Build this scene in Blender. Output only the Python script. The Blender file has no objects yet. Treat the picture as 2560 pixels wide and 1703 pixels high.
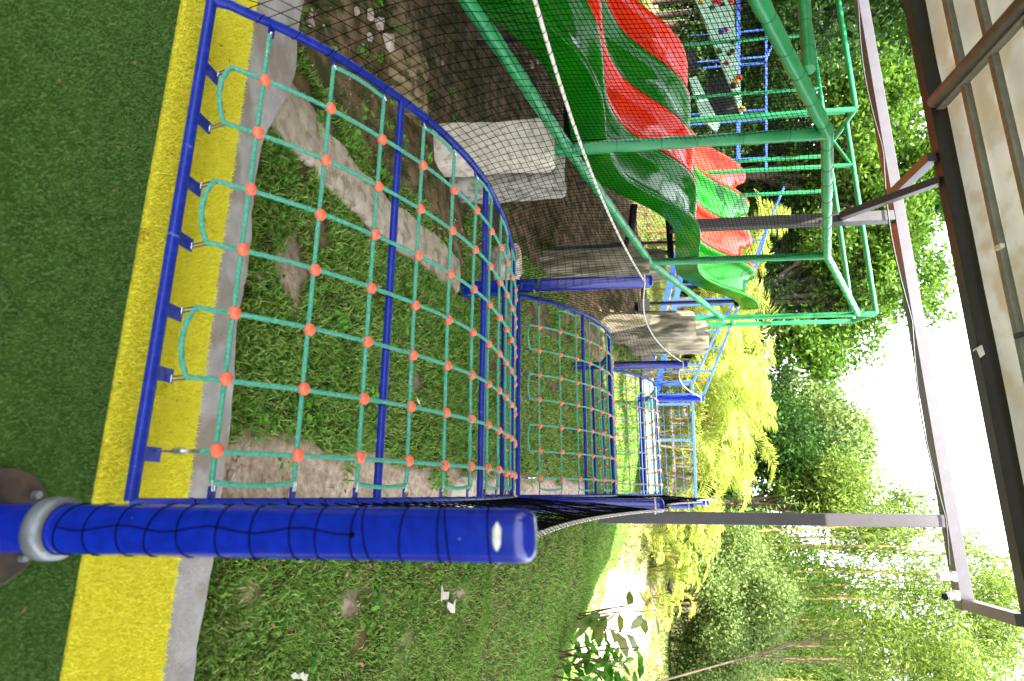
import bpy, bmesh, math, random
from mathutils import noise as mnoise
import numpy as np
from mathutils import Vector, Matrix
random.seed(7); rng = np.random.default_rng(11)
S = bpy.context.scene; COL = S.collection
# ---------------------------------------------------------------- camera
F = 1466.5; PITCH = .1162; ROLL = -.0234; YAW = .2534; EYE = Vector((0, 0, 1.52))
fw = Vector((-math.sin(YAW)*math.cos(PITCH), math.cos(YAW)*math.cos(PITCH), -math.sin(PITCH)))
r0 = Vector((math.cos(YAW), math.sin(YAW), 0)); u0 = r0.cross(fw)
RT = r0*math.cos(ROLL) + u0*math.sin(ROLL); UP = RT.cross(fw)
cd = bpy.data.cameras.new('camera'); cam = bpy.data.objects.new('camera', cd); COL.objects.link(cam)
m = Matrix.Identity(4)
for i in range(3):
    m[i][0] = UP[i]; m[i][1] = -RT[i]; m[i][2] = -fw[i]; m[i][3] = EYE[i]
cam.matrix_world = m
cd.sensor_width = 36; cd.lens = 36*F/2560; cd.clip_end = 1000; cd.clip_start = .05
cd.dof.use_dof = True; cd.dof.focus_distance = 5.5; cd.dof.aperture_fstop = 2.2
S.camera = cam
# ---------------------------------------------------------------- light
EL = math.radians(61); SX, SY = -.40, -.78
az = math.atan2(SX, SY)
w = bpy.data.worlds.new("World"); S.world = w; w.use_nodes = True
nt = w.node_tree; bg = nt.nodes['Background']
sky = nt.nodes.new('ShaderNodeTexSky'); sky.sky_type = 'NISHITA'; sky.sun_disc = False
sky.sun_elevation = EL; sky.sun_rotation = az; sky.dust_density = 3.5; sky.air_density = 1.0; sky.ozone_density = .6
# bright broken cloud veil over the sky
wc_ = nt.nodes.new('ShaderNodeTexCoord'); wn = nt.nodes.new('ShaderNodeTexNoise'); wn.inputs['Scale'].default_value = 1.6; wn.inputs['Detail'].default_value = 6
nt.links.new(wc_.outputs['Generated'], wn.inputs[0]); wr = nt.nodes.new('ShaderNodeMapRange'); wr.inputs[1].default_value = .25; wr.inputs[2].default_value = .65; wr.inputs[3].default_value = .72; wr.inputs[4].default_value = 1.0
nt.links.new(wn.outputs[0], wr.inputs[0]); wm = nt.nodes.new('ShaderNodeMixRGB'); wm.inputs[2].default_value = (5.0, 5.1, 5.7, 1)
nt.links.new(wr.outputs[0], wm.inputs[0]); nt.links.new(sky.outputs[0], wm.inputs[1]); nt.links.new(wm.outputs[0], bg.inputs[0]); bg.inputs[1].default_value = .11
sd = bpy.data.lights.new('sun', 'SUN'); sd.energy = 2.6; sd.angle = math.radians(.6); sd.color = (1, .95, .86)
so = bpy.data.objects.new('sun', sd); COL.objects.link(so)
sv = Vector((math.sin(az)*math.cos(EL), math.cos(az)*math.cos(EL), math.sin(EL)))
so.rotation_euler = sv.to_track_quat('Z', 'Y').to_euler()
S.view_settings.view_transform = 'Standard'; S.view_settings.look = 'None'
S.view_settings.exposure = 3.65; S.view_settings.gamma = 1
S.cycles.max_bounces = 8; S.cycles.transparent_max_bounces = 8

# ---------------------------------------------------------------- helpers
def bp(px, u, X=None, Y=None, z=None):
    """a photo pixel seen from the eye -> the world point on a given vertical/horizontal plane (used to measure real positions)"""
    d = fw + RT*((u-851.5)/F) + UP*((px-1280)/F)
    t = X/d.x if X is not None else Y/d.y if Y is not None else (z-1.52)/d.z
    return EYE + d*t

def tag(o, label=None, cat=None, group=None, kind=None):
    if label: o['label'] = label
    if cat: o['category'] = cat
    if group: o['group'] = group
    if kind: o['kind'] = kind
    return o

def thing(name, loc, label, cat, group=None, kind=None):
    o = bpy.data.objects.new(name, None); COL.objects.link(o); o.location = loc
    return tag(o, label, cat, group, kind)

def npmesh(name, V, Fq, mat, parent=None, smooth=False):
    """V (n,3), Fq (m,k) uniform polygons, world coordinates"""
    V = np.asarray(V, np.float32).reshape(-1, 3); Fq = np.asarray(Fq, np.int32)
    k = Fq.shape[1]; me = bpy.data.meshes.new(name)
    me.vertices.add(len(V)); me.loops.add(Fq.size); me.polygons.add(len(Fq))
    me.vertices.foreach_set('co', V.ravel()); me.loops.foreach_set('vertex_index', Fq.ravel())
    me.polygons.foreach_set('loop_start', np.arange(0, Fq.size, k, dtype=np.int32))
    me.update(calc_edges=True)
    if smooth: me.polygons.foreach_set('use_smooth', np.ones(len(Fq), bool))
    me.materials.append(mat)
    return link(name, me, parent)

def link(name, me, parent=None):
    o = bpy.data.objects.new(name, me); COL.objects.link(o)
    if parent is not None:
        o.parent = parent
        if isinstance(parent, bpy.types.Object):
            loc = Vector(parent.location); p = parent.parent
            while p is not None: loc = loc + Vector(p.location); p = p.parent
            me.transform(Matrix.Translation(-loc))
    return o

class MB:
    def __init__(s): s.v = []; s.f = []; s.sm = []
    def add(s, V, Fs, smooth=False):
        b = len(s.v); s.v.extend([tuple(p) for p in V]); s.f.extend([tuple(i+b for i in f) for f in Fs]); s.sm.extend([smooth]*len(Fs))
    def box(s, c, size, rot=None, bev=0.0):
        hx, hy, hz = [d/2 for d in size]; c = Vector(c)
        R = rot if rot is not None else Matrix.Identity(3)
        if bev <= 0:
            P = [Vector((x, y, z)) for z in (-hz, hz) for y in (-hy, hy) for x in (-hx, hx)]
            Fs = [(0, 2, 3, 1), (4, 5, 7, 6), (0, 1, 5, 4), (2, 6, 7, 3), (0, 4, 6, 2), (1, 3, 7, 5)]
        else:
            b = bev; P = []; Fs = []
            def ring(z, i):
                return [Vector(p) for p in ((-hx+b+i, -hy+i, z), (hx-b-i, -hy+i, z), (hx-i, -hy+b+i, z), (hx-i, hy-b-i, z), (hx-b-i, hy-i, z), (-hx+b+i, hy-i, z), (-hx+i, hy-b-i, z), (-hx+i, -hy+b+i, z))]
            for z, i in ((-hz, b*.7), (-hz+b, 0), (hz-b, 0), (hz, b*.7)): P += ring(z, i)
            for k in range(3):
                for j in range(8): Fs.append((k*8+j, k*8+(j+1) % 8, (k+1)*8+(j+1) % 8, (k+1)*8+j))
            Fs.append(tuple(range(7, -1, -1))); Fs.append(tuple(range(24, 32)))
        s.add([c + R @ p for p in P], Fs)
    def beam(s, a, b, wd, h, bev=0.0):
        a, b = Vector(a), Vector(b); d = b-a; L = d.length; d.normalize()
        side = d.cross(Vector((0, 0, 1)))
        if side.length < 1e-4: side = Vector((1, 0, 0))
        side.normalize(); up = side.cross(d)
        R = Matrix((side, d, up)).transposed()
        s.box((a+b)/2, (wd, L, h), R, bev)
    def tube(s, pts, r, n=10, caps=True, twist=None, dome=False):
        pts = [Vector(p) for p in pts]; N = len(pts)
        rr = r if isinstance(r, (list, tuple)) else [r]*N
        T = [(pts[min(i+1, N-1)]-pts[max(i-1, 0)]).normalized() for i in range(N)]
        a = Vector((0, 0, 1)) if abs(T[0].z) < .9 else Vector((1, 0, 0))
        nrm = T[0].cross(a).normalized(); V = []; Ls = 0
        for i in range(N):
            nrm = (nrm - T[i]*nrm.dot(T[i])).normalized(); bi = T[i].cross(nrm)
            if i: Ls += (pts[i]-pts[i-1]).length
            for k in range(n):
                an = 2*math.pi*k/n
                q = rr[i]
                if twist: q *= 1 + .16*math.cos(3*an - Ls*twist)
                V.append(pts[i] + nrm*(q*math.cos(an)) + bi*(q*math.sin(an)))
        Fs = [(i*n+k, i*n+(k+1) % n, (i+1)*n+(k+1) % n, (i+1)*n+k) for i in range(N-1) for k in range(n)]
        s.add(V, Fs, True)
        if caps: s.add(V[:n], [tuple(range(n-1, -1, -1))]); s.add(V[-n:], [tuple(range(n))])
    def sphere(s, c, r, n=10, m=7, sc=(1, 1, 1)):
        c = Vector(c); V = [c+Vector((0, 0, r*sc[2]))]
        for i in range(1, m):
            t = math.pi*i/m
            for k in range(n):
                a = 2*math.pi*k/n; V.append(c+Vector((r*sc[0]*math.sin(t)*math.cos(a), r*sc[1]*math.sin(t)*math.sin(a), r*sc[2]*math.cos(t))))
        V.append(c-Vector((0, 0, r*sc[2]))); Fs = []
        for k in range(n): Fs.append((0, 1+k, 1+(k+1) % n)); Fs.append((len(V)-1, 1+(m-2)*n+(k+1) % n, 1+(m-2)*n+k))
        for i in range(m-2):
            for k in range(n): Fs.append((1+i*n+k, 1+(i+1)*n+k, 1+(i+1)*n+(k+1) % n, 1+i*n+(k+1) % n))
        s.add(V, Fs, True)
    def ring(s, c, axis, R, r, n=14, m=5):
        axis = Vector(axis).normalized(); a = axis.orthogonal().normalized(); b = axis.cross(a)
        V = []
        for i in range(n):
            t = 2*math.pi*i/n; d = a*math.cos(t)+b*math.sin(t)
            for k in range(m):
                q = 2*math.pi*k/m; V.append(Vector(c)+d*(R+r*math.cos(q))+axis*(r*math.sin(q)))
        s.add(V, [(i*m+k, ((i+1) % n)*m+k, ((i+1) % n)*m+(k+1) % m, i*m+(k+1) % m) for i in range(n) for k in range(m)], True)
    def build(s, name, mat, parent=None):
        me = bpy.data.meshes.new(name); me.from_pydata(s.v, [], s.f); me.materials.append(mat)
        me.polygons.foreach_set('use_smooth', s.sm); me.update()
        return link(name, me, parent)

# ---------------------------------------------------------------- materials
def srgb(h):
    return tuple(((c/255)/12.92 if c/255 <= .04045 else ((c/255+.055)/1.055)**2.4) for c in h)

def mat(name, c1, c2=None, rough=.5, scale=8, bump=0, bscale=40, metal=0, spec=.5, coat=0, detail=5, island=False, trans=0, lo=.35, hi=.65, c3=None, s3=60, stretch=None, tl=None):
    M = bpy.data.materials.new(name); M.use_nodes = True; n = M.node_tree; L = n.links.new
    b = n.nodes['Principled BSDF']; b.inputs['Roughness'].default_value = rough; b.inputs['Metallic'].default_value = metal
    b.inputs['Specular IOR Level'].default_value = spec; b.inputs['Coat Weight'].default_value = coat; b.inputs['Coat Roughness'].default_value = .08
    tc = n.nodes.new('ShaderNodeTexCoord'); co = tc.outputs['Object']
    if stretch:
        mp = n.nodes.new('ShaderNodeMapping'); mp.inputs['Scale'].default_value = stretch; L(co, mp.inputs[0]); co = mp.outputs[0]
    out = None
    if c2 is not None:
        if island:
            g = n.nodes.new('ShaderNodeNewGeometry'); fac = g.outputs['Random Per Island']
        else:
            t = n.nodes.new('ShaderNodeTexNoise'); t.inputs['Scale'].default_value = scale; t.inputs['Detail'].default_value = detail; L(co, t.inputs[0]); fac = t.outputs[0]
        r = n.nodes.new('ShaderNodeValToRGB'); r.color_ramp.elements[0].color = (*c1, 1); r.color_ramp.elements[1].color = (*c2, 1)
        if not island: r.color_ramp.elements[0].position = lo; r.color_ramp.elements[1].position = hi
        if island and c3 is not None: e = r.color_ramp.elements.new(.93); e.color = (*c2, 1); r.color_ramp.elements[-1].color = (*c3, 1)
        L(fac, r.inputs[0]); out = r.outputs[0]
        if c3 is not None and not island:
            t2 = n.nodes.new('ShaderNodeTexNoise'); t2.inputs['Scale'].default_value = s3; t2.inputs['Detail'].default_value = 4; L(co, t2.inputs[0])
            r2 = n.nodes.new('ShaderNodeValToRGB'); r2.color_ramp.elements[0].position = .5; r2.color_ramp.elements[1].position = .62; L(t2.outputs[0], r2.inputs[0])
            mx = n.nodes.new('ShaderNodeMixRGB'); mx.inputs[2].default_value = (*c3, 1); L(r2.outputs[0], mx.inputs[0]); L(out, mx.inputs[1]); out = mx.outputs[0]
        L(out, b.inputs['Base Color'])
    else: b.inputs['Base Color'].default_value = (*c1, 1)
    if bump:
        t = n.nodes.new('ShaderNodeTexNoise'); t.inputs['Scale'].default_value = bscale; t.inputs['Detail'].default_value = 4; L(co, t.inputs[0])
        bu = n.nodes.new('ShaderNodeBump'); bu.inputs['Strength'].default_value = bump; bu.inputs['Distance'].default_value = .01
        L(t.outputs[0], bu.inputs['Height']); L(bu.outputs[0], b.inputs['Normal'])
    if trans:
        tr = n.nodes.new('ShaderNodeBsdfTranslucent'); ms = n.nodes.new('ShaderNodeMixShader'); ms.inputs[0].default_value = trans
        if out is not None: L(out, tr.inputs[0])
        else: tr.inputs[0].default_value = (*(tl or c1), 1)
        L(b.outputs[0], ms.inputs[1]); L(tr.outputs[0], ms.inputs[2]); L(ms.outputs[0], n.nodes['Material Output'].inputs[0])
    return M

M_turf = mat('turf', srgb((56, 86, 30)), srgb((72, 104, 42)), .95, 14, .6, 200, spec=.1)
M_turf_f = mat('turf_fibre', srgb((62, 98, 32)), srgb((112, 148, 86)), .8, island=True, spec=.2)
M_yel = mat('yellow_turf', srgb((214, 206, 52)), srgb((226, 218, 64)), .95, 20, .6, 200, spec=.1)
M_yel_f = mat('yellow_fibre', srgb((224, 216, 56)), srgb((244, 238, 96)), .8, island=True, spec=.2, trans=.2)
M_soil = mat('soil', srgb((66, 54, 36)), srgb((124, 104, 78)), .95, 5, 1, 45, spec=.1, c3=srgb((60, 66, 34)), s3=7)
M_sand = mat('sandy_soil', srgb((146, 124, 102)), srgb((184, 168, 150)), .95, 9, 1, 60, spec=.15, c3=srgb((138, 116, 94)), s3=24)
M_kerb = mat('kerb_concrete', srgb((150, 147, 146)), srgb((176, 171, 170)), .9, 7, .5, 70, spec=.2, c3=srgb((140, 130, 118)), s3=3)
M_conc = mat('rough_concrete', srgb((150, 138, 120)), srgb((176, 164, 148)), .95, 9, 1, 30, spec=.15, c3=srgb((132, 122, 102)), s3=12)
M_rock = mat('tan_rock', srgb((112, 96, 68)), srgb((146, 130, 100)), .95, 6, .9, 30, spec=.15, c3=srgb((70, 66, 38)), s3=10)
M_stone = mat('pale_stone', srgb((150, 134, 122)), srgb((196, 186, 174)), .9, 12, .6, 50, spec=.2)
M_block = mat('pale_block', srgb((186, 178, 162)), srgb((206, 199, 184)), .8, 4, .5, 40, spec=.25, c3=srgb((168, 158, 140)), s3=18)
M_block2 = mat('grey_block', srgb((142, 138, 128)), srgb((176, 172, 162)), .9, 5, .8, 30, spec=.2, c3=srgb((118, 114, 104)), s3=12)
M_log = mat('carved_pillar', srgb((98, 92, 76)), srgb((152, 144, 124)), .85, 10, 1, 24, spec=.25, c3=srgb((82, 78, 60)), s3=9, stretch=(1, 1, .25))
M_blue = mat('blue_paint', (.003, .012, .205), (.004, .017, .27), .14, 30, 0, 20, spec=.35, coat=0)
def specks(M, col, scale, lo, rough=.7, stretch=None):
    n = M.node_tree; b = n.nodes['Principled BSDF']; t = n.nodes.new('ShaderNodeTexNoise'); t.inputs['Scale'].default_value = scale; t.inputs['Detail'].default_value = 8; t.inputs['Roughness'].default_value = .65
    tc = n.nodes.new('ShaderNodeTexCoord'); co = tc.outputs['Object']
    if stretch: mp = n.nodes.new('ShaderNodeMapping'); mp.inputs['Scale'].default_value = stretch; n.links.new(co, mp.inputs[0]); co = mp.outputs[0]
    n.links.new(co, t.inputs[0]); r = n.nodes.new('ShaderNodeValToRGB'); r.color_ramp.elements[0].position = lo; r.color_ramp.elements[1].position = lo+.04; n.links.new(t.outputs[0], r.inputs[0])
    src = b.inputs['Base Color'].links[0].from_socket; mx = n.nodes.new('ShaderNodeMixRGB'); mx.inputs[2].default_value = (*col, 1); n.links.new(r.outputs[0], mx.inputs[0]); n.links.new(src, mx.inputs[1]); n.links.new(mx.outputs[0], b.inputs['Base Color'])
    ma = n.nodes.new('ShaderNodeMapRange'); ma.inputs[3].default_value = b.inputs['Roughness'].default_value; ma.inputs[4].default_value = rough; n.links.new(r.outputs[0], ma.inputs[0]); n.links.new(ma.outputs[0], b.inputs['Roughness'])
specks(M_blue, (.14, .17, .34), 22, .70)
M_blue2 = mat('blue_frame_paint', (.004, .015, .20), (.006, .022, .26), .35, 60, .15, 60, spec=.22, c3=(.008, .026, .27), s3=30)
specks(M_blue2, (.10, .12, .30), 30, .64, stretch=(1, .4, .4))
M_fblue = mat('fence_blue', (.02, .075, .36), (.03, .10, .44), .4, 20, .1, 40)
M_gal = mat('galvanised', srgb((92, 98, 102)), srgb((124, 130, 134)), .45, 12, .3, 50, metal=.5)
M_chrome = mat('steel_shackle', srgb((188, 190, 194)), rough=.22, metal=.9)
M_rope = mat('teal_rope', srgb((70, 152, 126)), srgb((98, 178, 154)), .75, 90, .8, 260, spec=.25)
M_ball = mat('orange_connector', srgb((222, 92, 62)), srgb((234, 112, 82)), .42, 30, .1, 60, spec=.4)
M_net = mat('black_net_cord', srgb((9, 9, 10)), rough=1, spec=.02)
M_wrope = mat('white_rope', srgb((196, 194, 180)), srgb((222, 220, 208)), .8, 60, .5, 200, spec=.2)
M_green = mat('green_padding', (.014, .20, .062), (.020, .25, .082), .3, 5, .2, 9, spec=.28, coat=0)
M_tie = mat('green_tie', (.008, .12, .06), rough=.5)
M_sg = mat('green_fibreglass', (.002, .118, .001), (.004, .155, .002), .11, 1.6, 0, 4, spec=.2, coat=0)
M_sr = mat('red_fibreglass', (.58, .020, .002), (.66, .028, .003), .11, 3, 0, 4, spec=.2, coat=0)
specks(M_yel, srgb((176, 160, 40)), 5, .62); specks(M_turf, srgb((58, 70, 34)), 3, .60)
M_steel = mat('grey_steel_paint', srgb((62, 58, 62)), srgb((70, 66, 70)), .45, 5, .1, 30)
M_dark = mat('dark_eave', srgb((26, 23, 22)), srgb((34, 31, 30)), .6, 5)
M_purlin = mat('roof_purlin', srgb((112, 114, 112)), srgb((128, 130, 128)), .6, 6, trans=0)
M_pipe = mat('roof_pipe', srgb((70, 72, 73)), srgb((86, 88, 88)), .45, 6)
M_roof = mat('roof_membrane', srgb((138, 137, 124)), srgb((160, 159, 146)), .8, 1.1, .2, 6, c3=srgb((138, 130, 108)), s3=1.7, trans=.10)
M_path = mat('pale_path', srgb((150, 144, 136)), srgb((168, 162, 152)), .9, 5)
M_grass = mat('grass_blade', srgb((78, 128, 38)), srgb((160, 194, 100)), .7, island=True, c3=srgb((184, 166, 118)), trans=.3, spec=.08)
M_grassd = mat('grass_blade_shade_toned', srgb((40, 72, 22)), srgb((86, 112, 46)), .65, island=True, c3=srgb((128, 108, 66)), trans=.2, spec=.3)  # darker copy of the grass colour, shade under the slide put into it
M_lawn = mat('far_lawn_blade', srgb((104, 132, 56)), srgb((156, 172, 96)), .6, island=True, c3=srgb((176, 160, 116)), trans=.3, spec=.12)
M_weed = mat('weed_leaf', srgb((52, 112, 28)), srgb((112, 164, 62)), .6, island=True, trans=.3, spec=.1)
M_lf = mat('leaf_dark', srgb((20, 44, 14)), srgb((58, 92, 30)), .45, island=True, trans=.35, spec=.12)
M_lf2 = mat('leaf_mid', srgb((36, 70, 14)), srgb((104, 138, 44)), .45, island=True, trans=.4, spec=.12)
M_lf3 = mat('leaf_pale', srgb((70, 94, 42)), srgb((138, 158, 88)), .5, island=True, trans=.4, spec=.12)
M_lfb = mat('leaf_bamboo', srgb((54, 82, 26)), srgb((136, 156, 66)), .5, island=True, trans=.45, spec=.12)
M_palm = mat('palm_leaf', srgb((122, 144, 50)), srgb((184, 192, 98)), .4, island=True, trans=.4, spec=.12)
M_sapl = mat('sapling_leaf', srgb((78, 118, 46)), srgb((130, 132, 62)), .35, island=True, trans=.35, c3=srgb((104, 66, 44)))
M_bark = mat('bark', srgb((58, 48, 38)), srgb((92, 78, 62)), .9, 6, .8, 14, stretch=(1, 1, .2))
M_culm = mat('bamboo_culm', srgb((108, 96, 40)), srgb((150, 128, 68)), .45, 2, stretch=(1, 1, .6))
M_stem = mat('red_stem', srgb((84, 44, 38)), srgb((110, 64, 50)), .6, 8)
M_board = mat('mint_board', srgb((150, 196, 166)), srgb((168, 210, 182)), .5, 4)
M_blk = mat('black_plastic', srgb((22, 22, 24)), srgb((34, 34, 36)), .5, 6)
M_white = mat('white_plastic', srgb((214, 212, 206)), rough=.4)
M_paper = mat('torn_paper', srgb((176, 170, 156)), srgb((196, 190, 178)), .9, 20)
M_rust = mat('rusty_plate', srgb((46, 38, 32)), srgb((78, 60, 46)), .9, 14)
M_brown = mat('dry_leaf', srgb((120, 84, 52)), srgb((160, 120, 80)), .8, 20)

# ---------------------------------------------------------------- terrain
GX = np.array([-60, -14, -5, -3.3, -1, .8, 2.5, 5, 12, 60.]); GY = np.array([-40, 2.4, 4, 5.6, 7.5, 9.5, 11.5, 13.2, 15, 17, 20, 26, 35, 60, 160.])
GZ = np.array([
 [-.35]*10,
 [-.35, -.3, -.3, -.25, -.14, -.13, -.13, -.13, -.13, -.13],
 [-.3, -.3, -.25, -.15, .0, .0, -.02, -.05, -.1, -.1],
 [-.1, -.1, -.02, .12, .46, .42, .28, .05, 0, 0],
 [.4, .4, .4, .55, .75, .95, .65, .3, .2, .2],
 [1.1, 1.1, 1.15, 1.25, 1.4, 1.72, 1.12, .5, .3, .3],
 [1.9, 1.9, 1.9, 1.95, 2.1, 2.10, 1.2, .6, .4, .4],
 [2.8, 2.8, 2.8, 2.85, 2.78, 2.15, 1.3, .8, .6, .6],
 [3.1, 3.1, 3.1, 3.1, 3.08, 2.6, 2.0, 1.6, 1.4, 1.4],
 [3.5, 3.5, 3.5, 3.5, 3.5, 3.2, 2.9, 2.6, 2.4, 2.4],
 [4.3, 4.3, 4.3, 4.3, 4.3, 4.2, 4.0, 3.8, 3.6, 3.6],
 [5.6, 5.6, 5.6, 5.6, 5.6, 5.2, 5.0, 4.8, 4.6, 4.5],
 [7.5]*10, [13.]*10, [30.]*10])
def G0(x, y):
    x = np.clip(np.asarray(x, float), -60, 60); y = np.clip(np.asarray(y, float), -40, 160)
    i = np.clip(np.searchsorted(GX, x)-1, 0, len(GX)-2); j = np.clip(np.searchsorted(GY, y)-1, 0, len(GY)-2)
    a = (x-GX[i])/(GX[i+1]-GX[i]); b = (y-GY[j])/(GY[j+1]-GY[j])
    return (GZ[j, i]*(1-a)+GZ[j, i+1]*a)*(1-b)+(GZ[j+1, i]*(1-a)+GZ[j+1, i+1]*a)*b
def vnoise(x, y, s, seed=0):
    x = np.asarray(x, float)*s+seed*17.3; y = np.asarray(y, float)*s+seed*9.1
    xi = np.floor(x); yi = np.floor(y); fx = x-xi; fy = y-yi; fx = fx*fx*(3-2*fx); fy = fy*fy*(3-2*fy)
    h = lambda a, b: np.modf(np.abs(np.sin(a*127.1+b*311.7+seed)*43758.5453))[0]
    return (h(xi, yi)*(1-fx)+h(xi+1, yi)*fx)*(1-fy)+(h(xi, yi+1)*(1-fx)+h(xi+1, yi+1)*fx)*fy
def G(x, y):
    x = np.asarray(x, float); y = np.asarray(y, float); z = 0; w_ = 0
    for dx, dy, k in ((0, 0, 2), (.45, 0, 1), (-.45, 0, 1), (0, .45, 1), (0, -.45, 1), (.3, .3, 1), (-.3, -.3, 1), (.3, -.3, 1), (-.3, .3, 1)):
        z = z+k*G0(x+dx, np.maximum(y+dy, 2.4)); w_ += k
    f = np.clip((y-2.45)/.4, 0, 1)
    return z/w_ + f*((vnoise(x, y, 1.6, 1)-.5)*.10+(vnoise(x, y, 5, 2)-.5)*.04+(vnoise(x, y, 16, 3)-.5)*.015)
xs = np.unique(np.concatenate([np.linspace(-160, -14, 24), np.arange(-14, -5, .35), np.arange(-5, 4, .06), np.arange(4, 14, .4), np.linspace(14, 160, 24)]))
ys = np.unique(np.concatenate([np.linspace(-40, 2.2, 6), np.arange(2.4, 8, .06), np.arange(8, 16, .1), np.arange(16, 40, .5), np.linspace(40, 160, 30)]))
XX, YY = np.meshgrid(xs, ys); ZZ = G(XX, YY); nx = len(xs)
I = (np.arange(len(ys)-1)[:, None]*nx+np.arange(nx-1)[None]).ravel()
ground = npmesh('ground', np.stack([XX, YY, ZZ], -1).reshape(-1, 3), np.stack([I, I+1, I+nx+1, I+nx], -1), M_soil, smooth=True)
tag(ground, kind='structure')
def sandf(x, y):
    e = vnoise(x, y, 3, 5)*.5+vnoise(x, y, 9, 15)*.3+vnoise(x, y, 24, 16)*.2
    s1 = 1-np.abs(x-(-.12+.02*y))/(.10+.30*e); s1 = np.where((y > 2.3) & (y < 9.5), s1, -1)
    s2 = -1+0*x
    for cx, cy, rx, ry in ((.62, 2.75, .16, .22), (1.25, 3.0, .3, .2), (.75, 3.9, .12, .3), (1.15, 4.7, .22, .18), (1.9, 3.7, .3, .25), (.9, 5.6, .12, .35), (1.9, 5.2, .2, .3), (-1.2, 3.0, .2, .12), (-.9, 4.6, .15, .1)):
        s2 = np.maximum(s2, 1.15-np.sqrt(((x-cx)/rx)**2+((y-cy)/ry)**2)-(e-.5)*2.6)
    s2 = s2*.5
    s3 = (1-np.abs(x-2.4-(y-12)*.12)/1.5)*np.clip((y-12.5)/1, 0, 1)*np.clip((19.5-y)/2, 0, 1)*.85-.45+.7*e
    s3 = np.where(y > 12.3, s3, -1)
    return np.clip(np.maximum(np.maximum(s1, s2), s3)*2.2, 0, 1)
def sandmask(x, y): return sandf(x, y) > .35
at_ = ground.data.attributes.new('sand', 'FLOAT', 'POINT'); at_.data.foreach_set('value', sandf(XX, YY).ravel().astype(np.float32))
n_ = M_soil.node_tree; b_ = n_.nodes['Principled BSDF']; src_ = b_.inputs['Base Color'].links[0].from_socket
an_ = n_.nodes.new('ShaderNodeAttribute'); an_.attribute_name = 'sand'; tn_ = n_.nodes.new('ShaderNodeTexNoise'); tn_.inputs['Scale'].default_value = 22; tn_.inputs['Detail'].default_value = 6
tcn_ = n_.nodes.new('ShaderNodeTexCoord'); n_.links.new(tcn_.outputs['Object'], tn_.inputs[0]); rr_ = n_.nodes.new('ShaderNodeValToRGB')
rr_.color_ramp.elements[0].color = (*srgb((128, 104, 84)), 1); rr_.color_ramp.elements[1].color = (*srgb((190, 174, 158)), 1); rr_.color_ramp.elements[0].position = .22; rr_.color_ramp.elements[1].position = .70
mx_ = n_.nodes.new('ShaderNodeMixRGB'); n_.links.new(tn_.outputs[0], rr_.inputs[0]); n_.links.new(an_.outputs['Fac'], mx_.inputs[0]); n_.links.new(src_, mx_.inputs[1]); n_.links.new(rr_.outputs[0], mx_.inputs[2]); n_.links.new(mx_.outputs[0], b_.inputs['Base Color'])

# artificial turf terrace
mb = MB(); mb.box((0, -14.13, -.05), (40, 31.7, .1)); tag(mb.build('turf_ground', M_turf), kind='structure')
mb = MB(); mb.box((0, 1.945, -.045), (40, .45, .1)); tag(mb.build('yellow_turf_strip', M_yel), kind='structure')
# kerb with a broken outer edge
xk = np.arange(-12, 12, .06); yo = 2.40+  .05*(vnoise(xk, 0*xk, 3, 4)-.5)+.03*(vnoise(xk, 0*xk, 14, 6)-.5)+.22*np.clip((-xk-1.7)/.5, 0, 1)
V = []; 
for x, y in zip(xk, yo): V += [(x, 2.171, -.004), (x, y-.012, -.008), (x, y, -.03), (x, y+.012, -.35)]
q = [(i*4+k, (i+1)*4+k, (i+1)*4+k+1, i*4+k+1) for i in range(len(xk)-1) for k in range(3)]
tag(npmesh('kerb', V, [f[::-1] for f in q], M_kerb), kind='structure')

# fibres and blades
def blades(name, P, L, W, m_, lean=.5, segs=2, kind='stuff', label=None, cat=None):
    n = len(P); a = rng.uniform(0, 2*np.pi, n); b = rng.uniform(0, 2*np.pi, n)
    d = np.stack([np.cos(a), np.sin(a), 0*a], -1); sd_ = np.stack([np.cos(b), np.sin(b), 0*b], -1)*(W/2)[:, None]
    ln = rng.uniform(.15, lean*2, n)
    up = np.stack([d[:, 0]*ln*.35, d[:, 1]*ln*.35, np.ones(n)], -1); up /= np.linalg.norm(up, axis=1)[:, None]
    up2 = np.stack([d[:, 0]*ln*1.6, d[:, 1]*ln*1.6, np.ones(n)*.55], -1); up2 /= np.linalg.norm(up2, axis=1)[:, None]
    if segs == 1:
        V = np.stack([P-sd_, P+sd_, P+(up+d*ln[:, None]*.4)*L[:, None]], 1); Fq = np.arange(3*n).reshape(n, 3)
    else:
        mid = P+up*(L*.55)[:, None]; tip = mid+up2*(L*.5)[:, None]
        V = np.stack([P-sd_*.7, P+sd_*.7, mid+sd_, tip, mid-sd_], 1); Fq = np.arange(5*n).reshape(n, 5)
    o = npmesh(name, V.reshape(-1, 3), Fq, m_)
    return tag(o, label, cat, kind=kind)
n = 70000; P = np.stack([rng.uniform(-3.4, 1.5, n), rng.uniform(1.722, 2.172, n), np.zeros(n)+.003], -1)
blades('yellow_turf_fibre', P, rng.uniform(.010, .020, n), np.full(n, .0035), M_yel_f, .8, 1, label='yellow artificial grass pile along the terrace edge', cat='artificial grass')
n = 190000; P = np.stack([rng.uniform(-2.9, 1.4, n), 1.72-1.35*rng.uniform(0, 1, n)**1.1, np.zeros(n)-.001], -1)
blades('green_turf_fibre', P, rng.uniform(.007, .015, n), np.full(n, .0028), M_turf_f, .7, 1, label='short dark green artificial grass pile on the terrace', cat='artificial grass')

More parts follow.
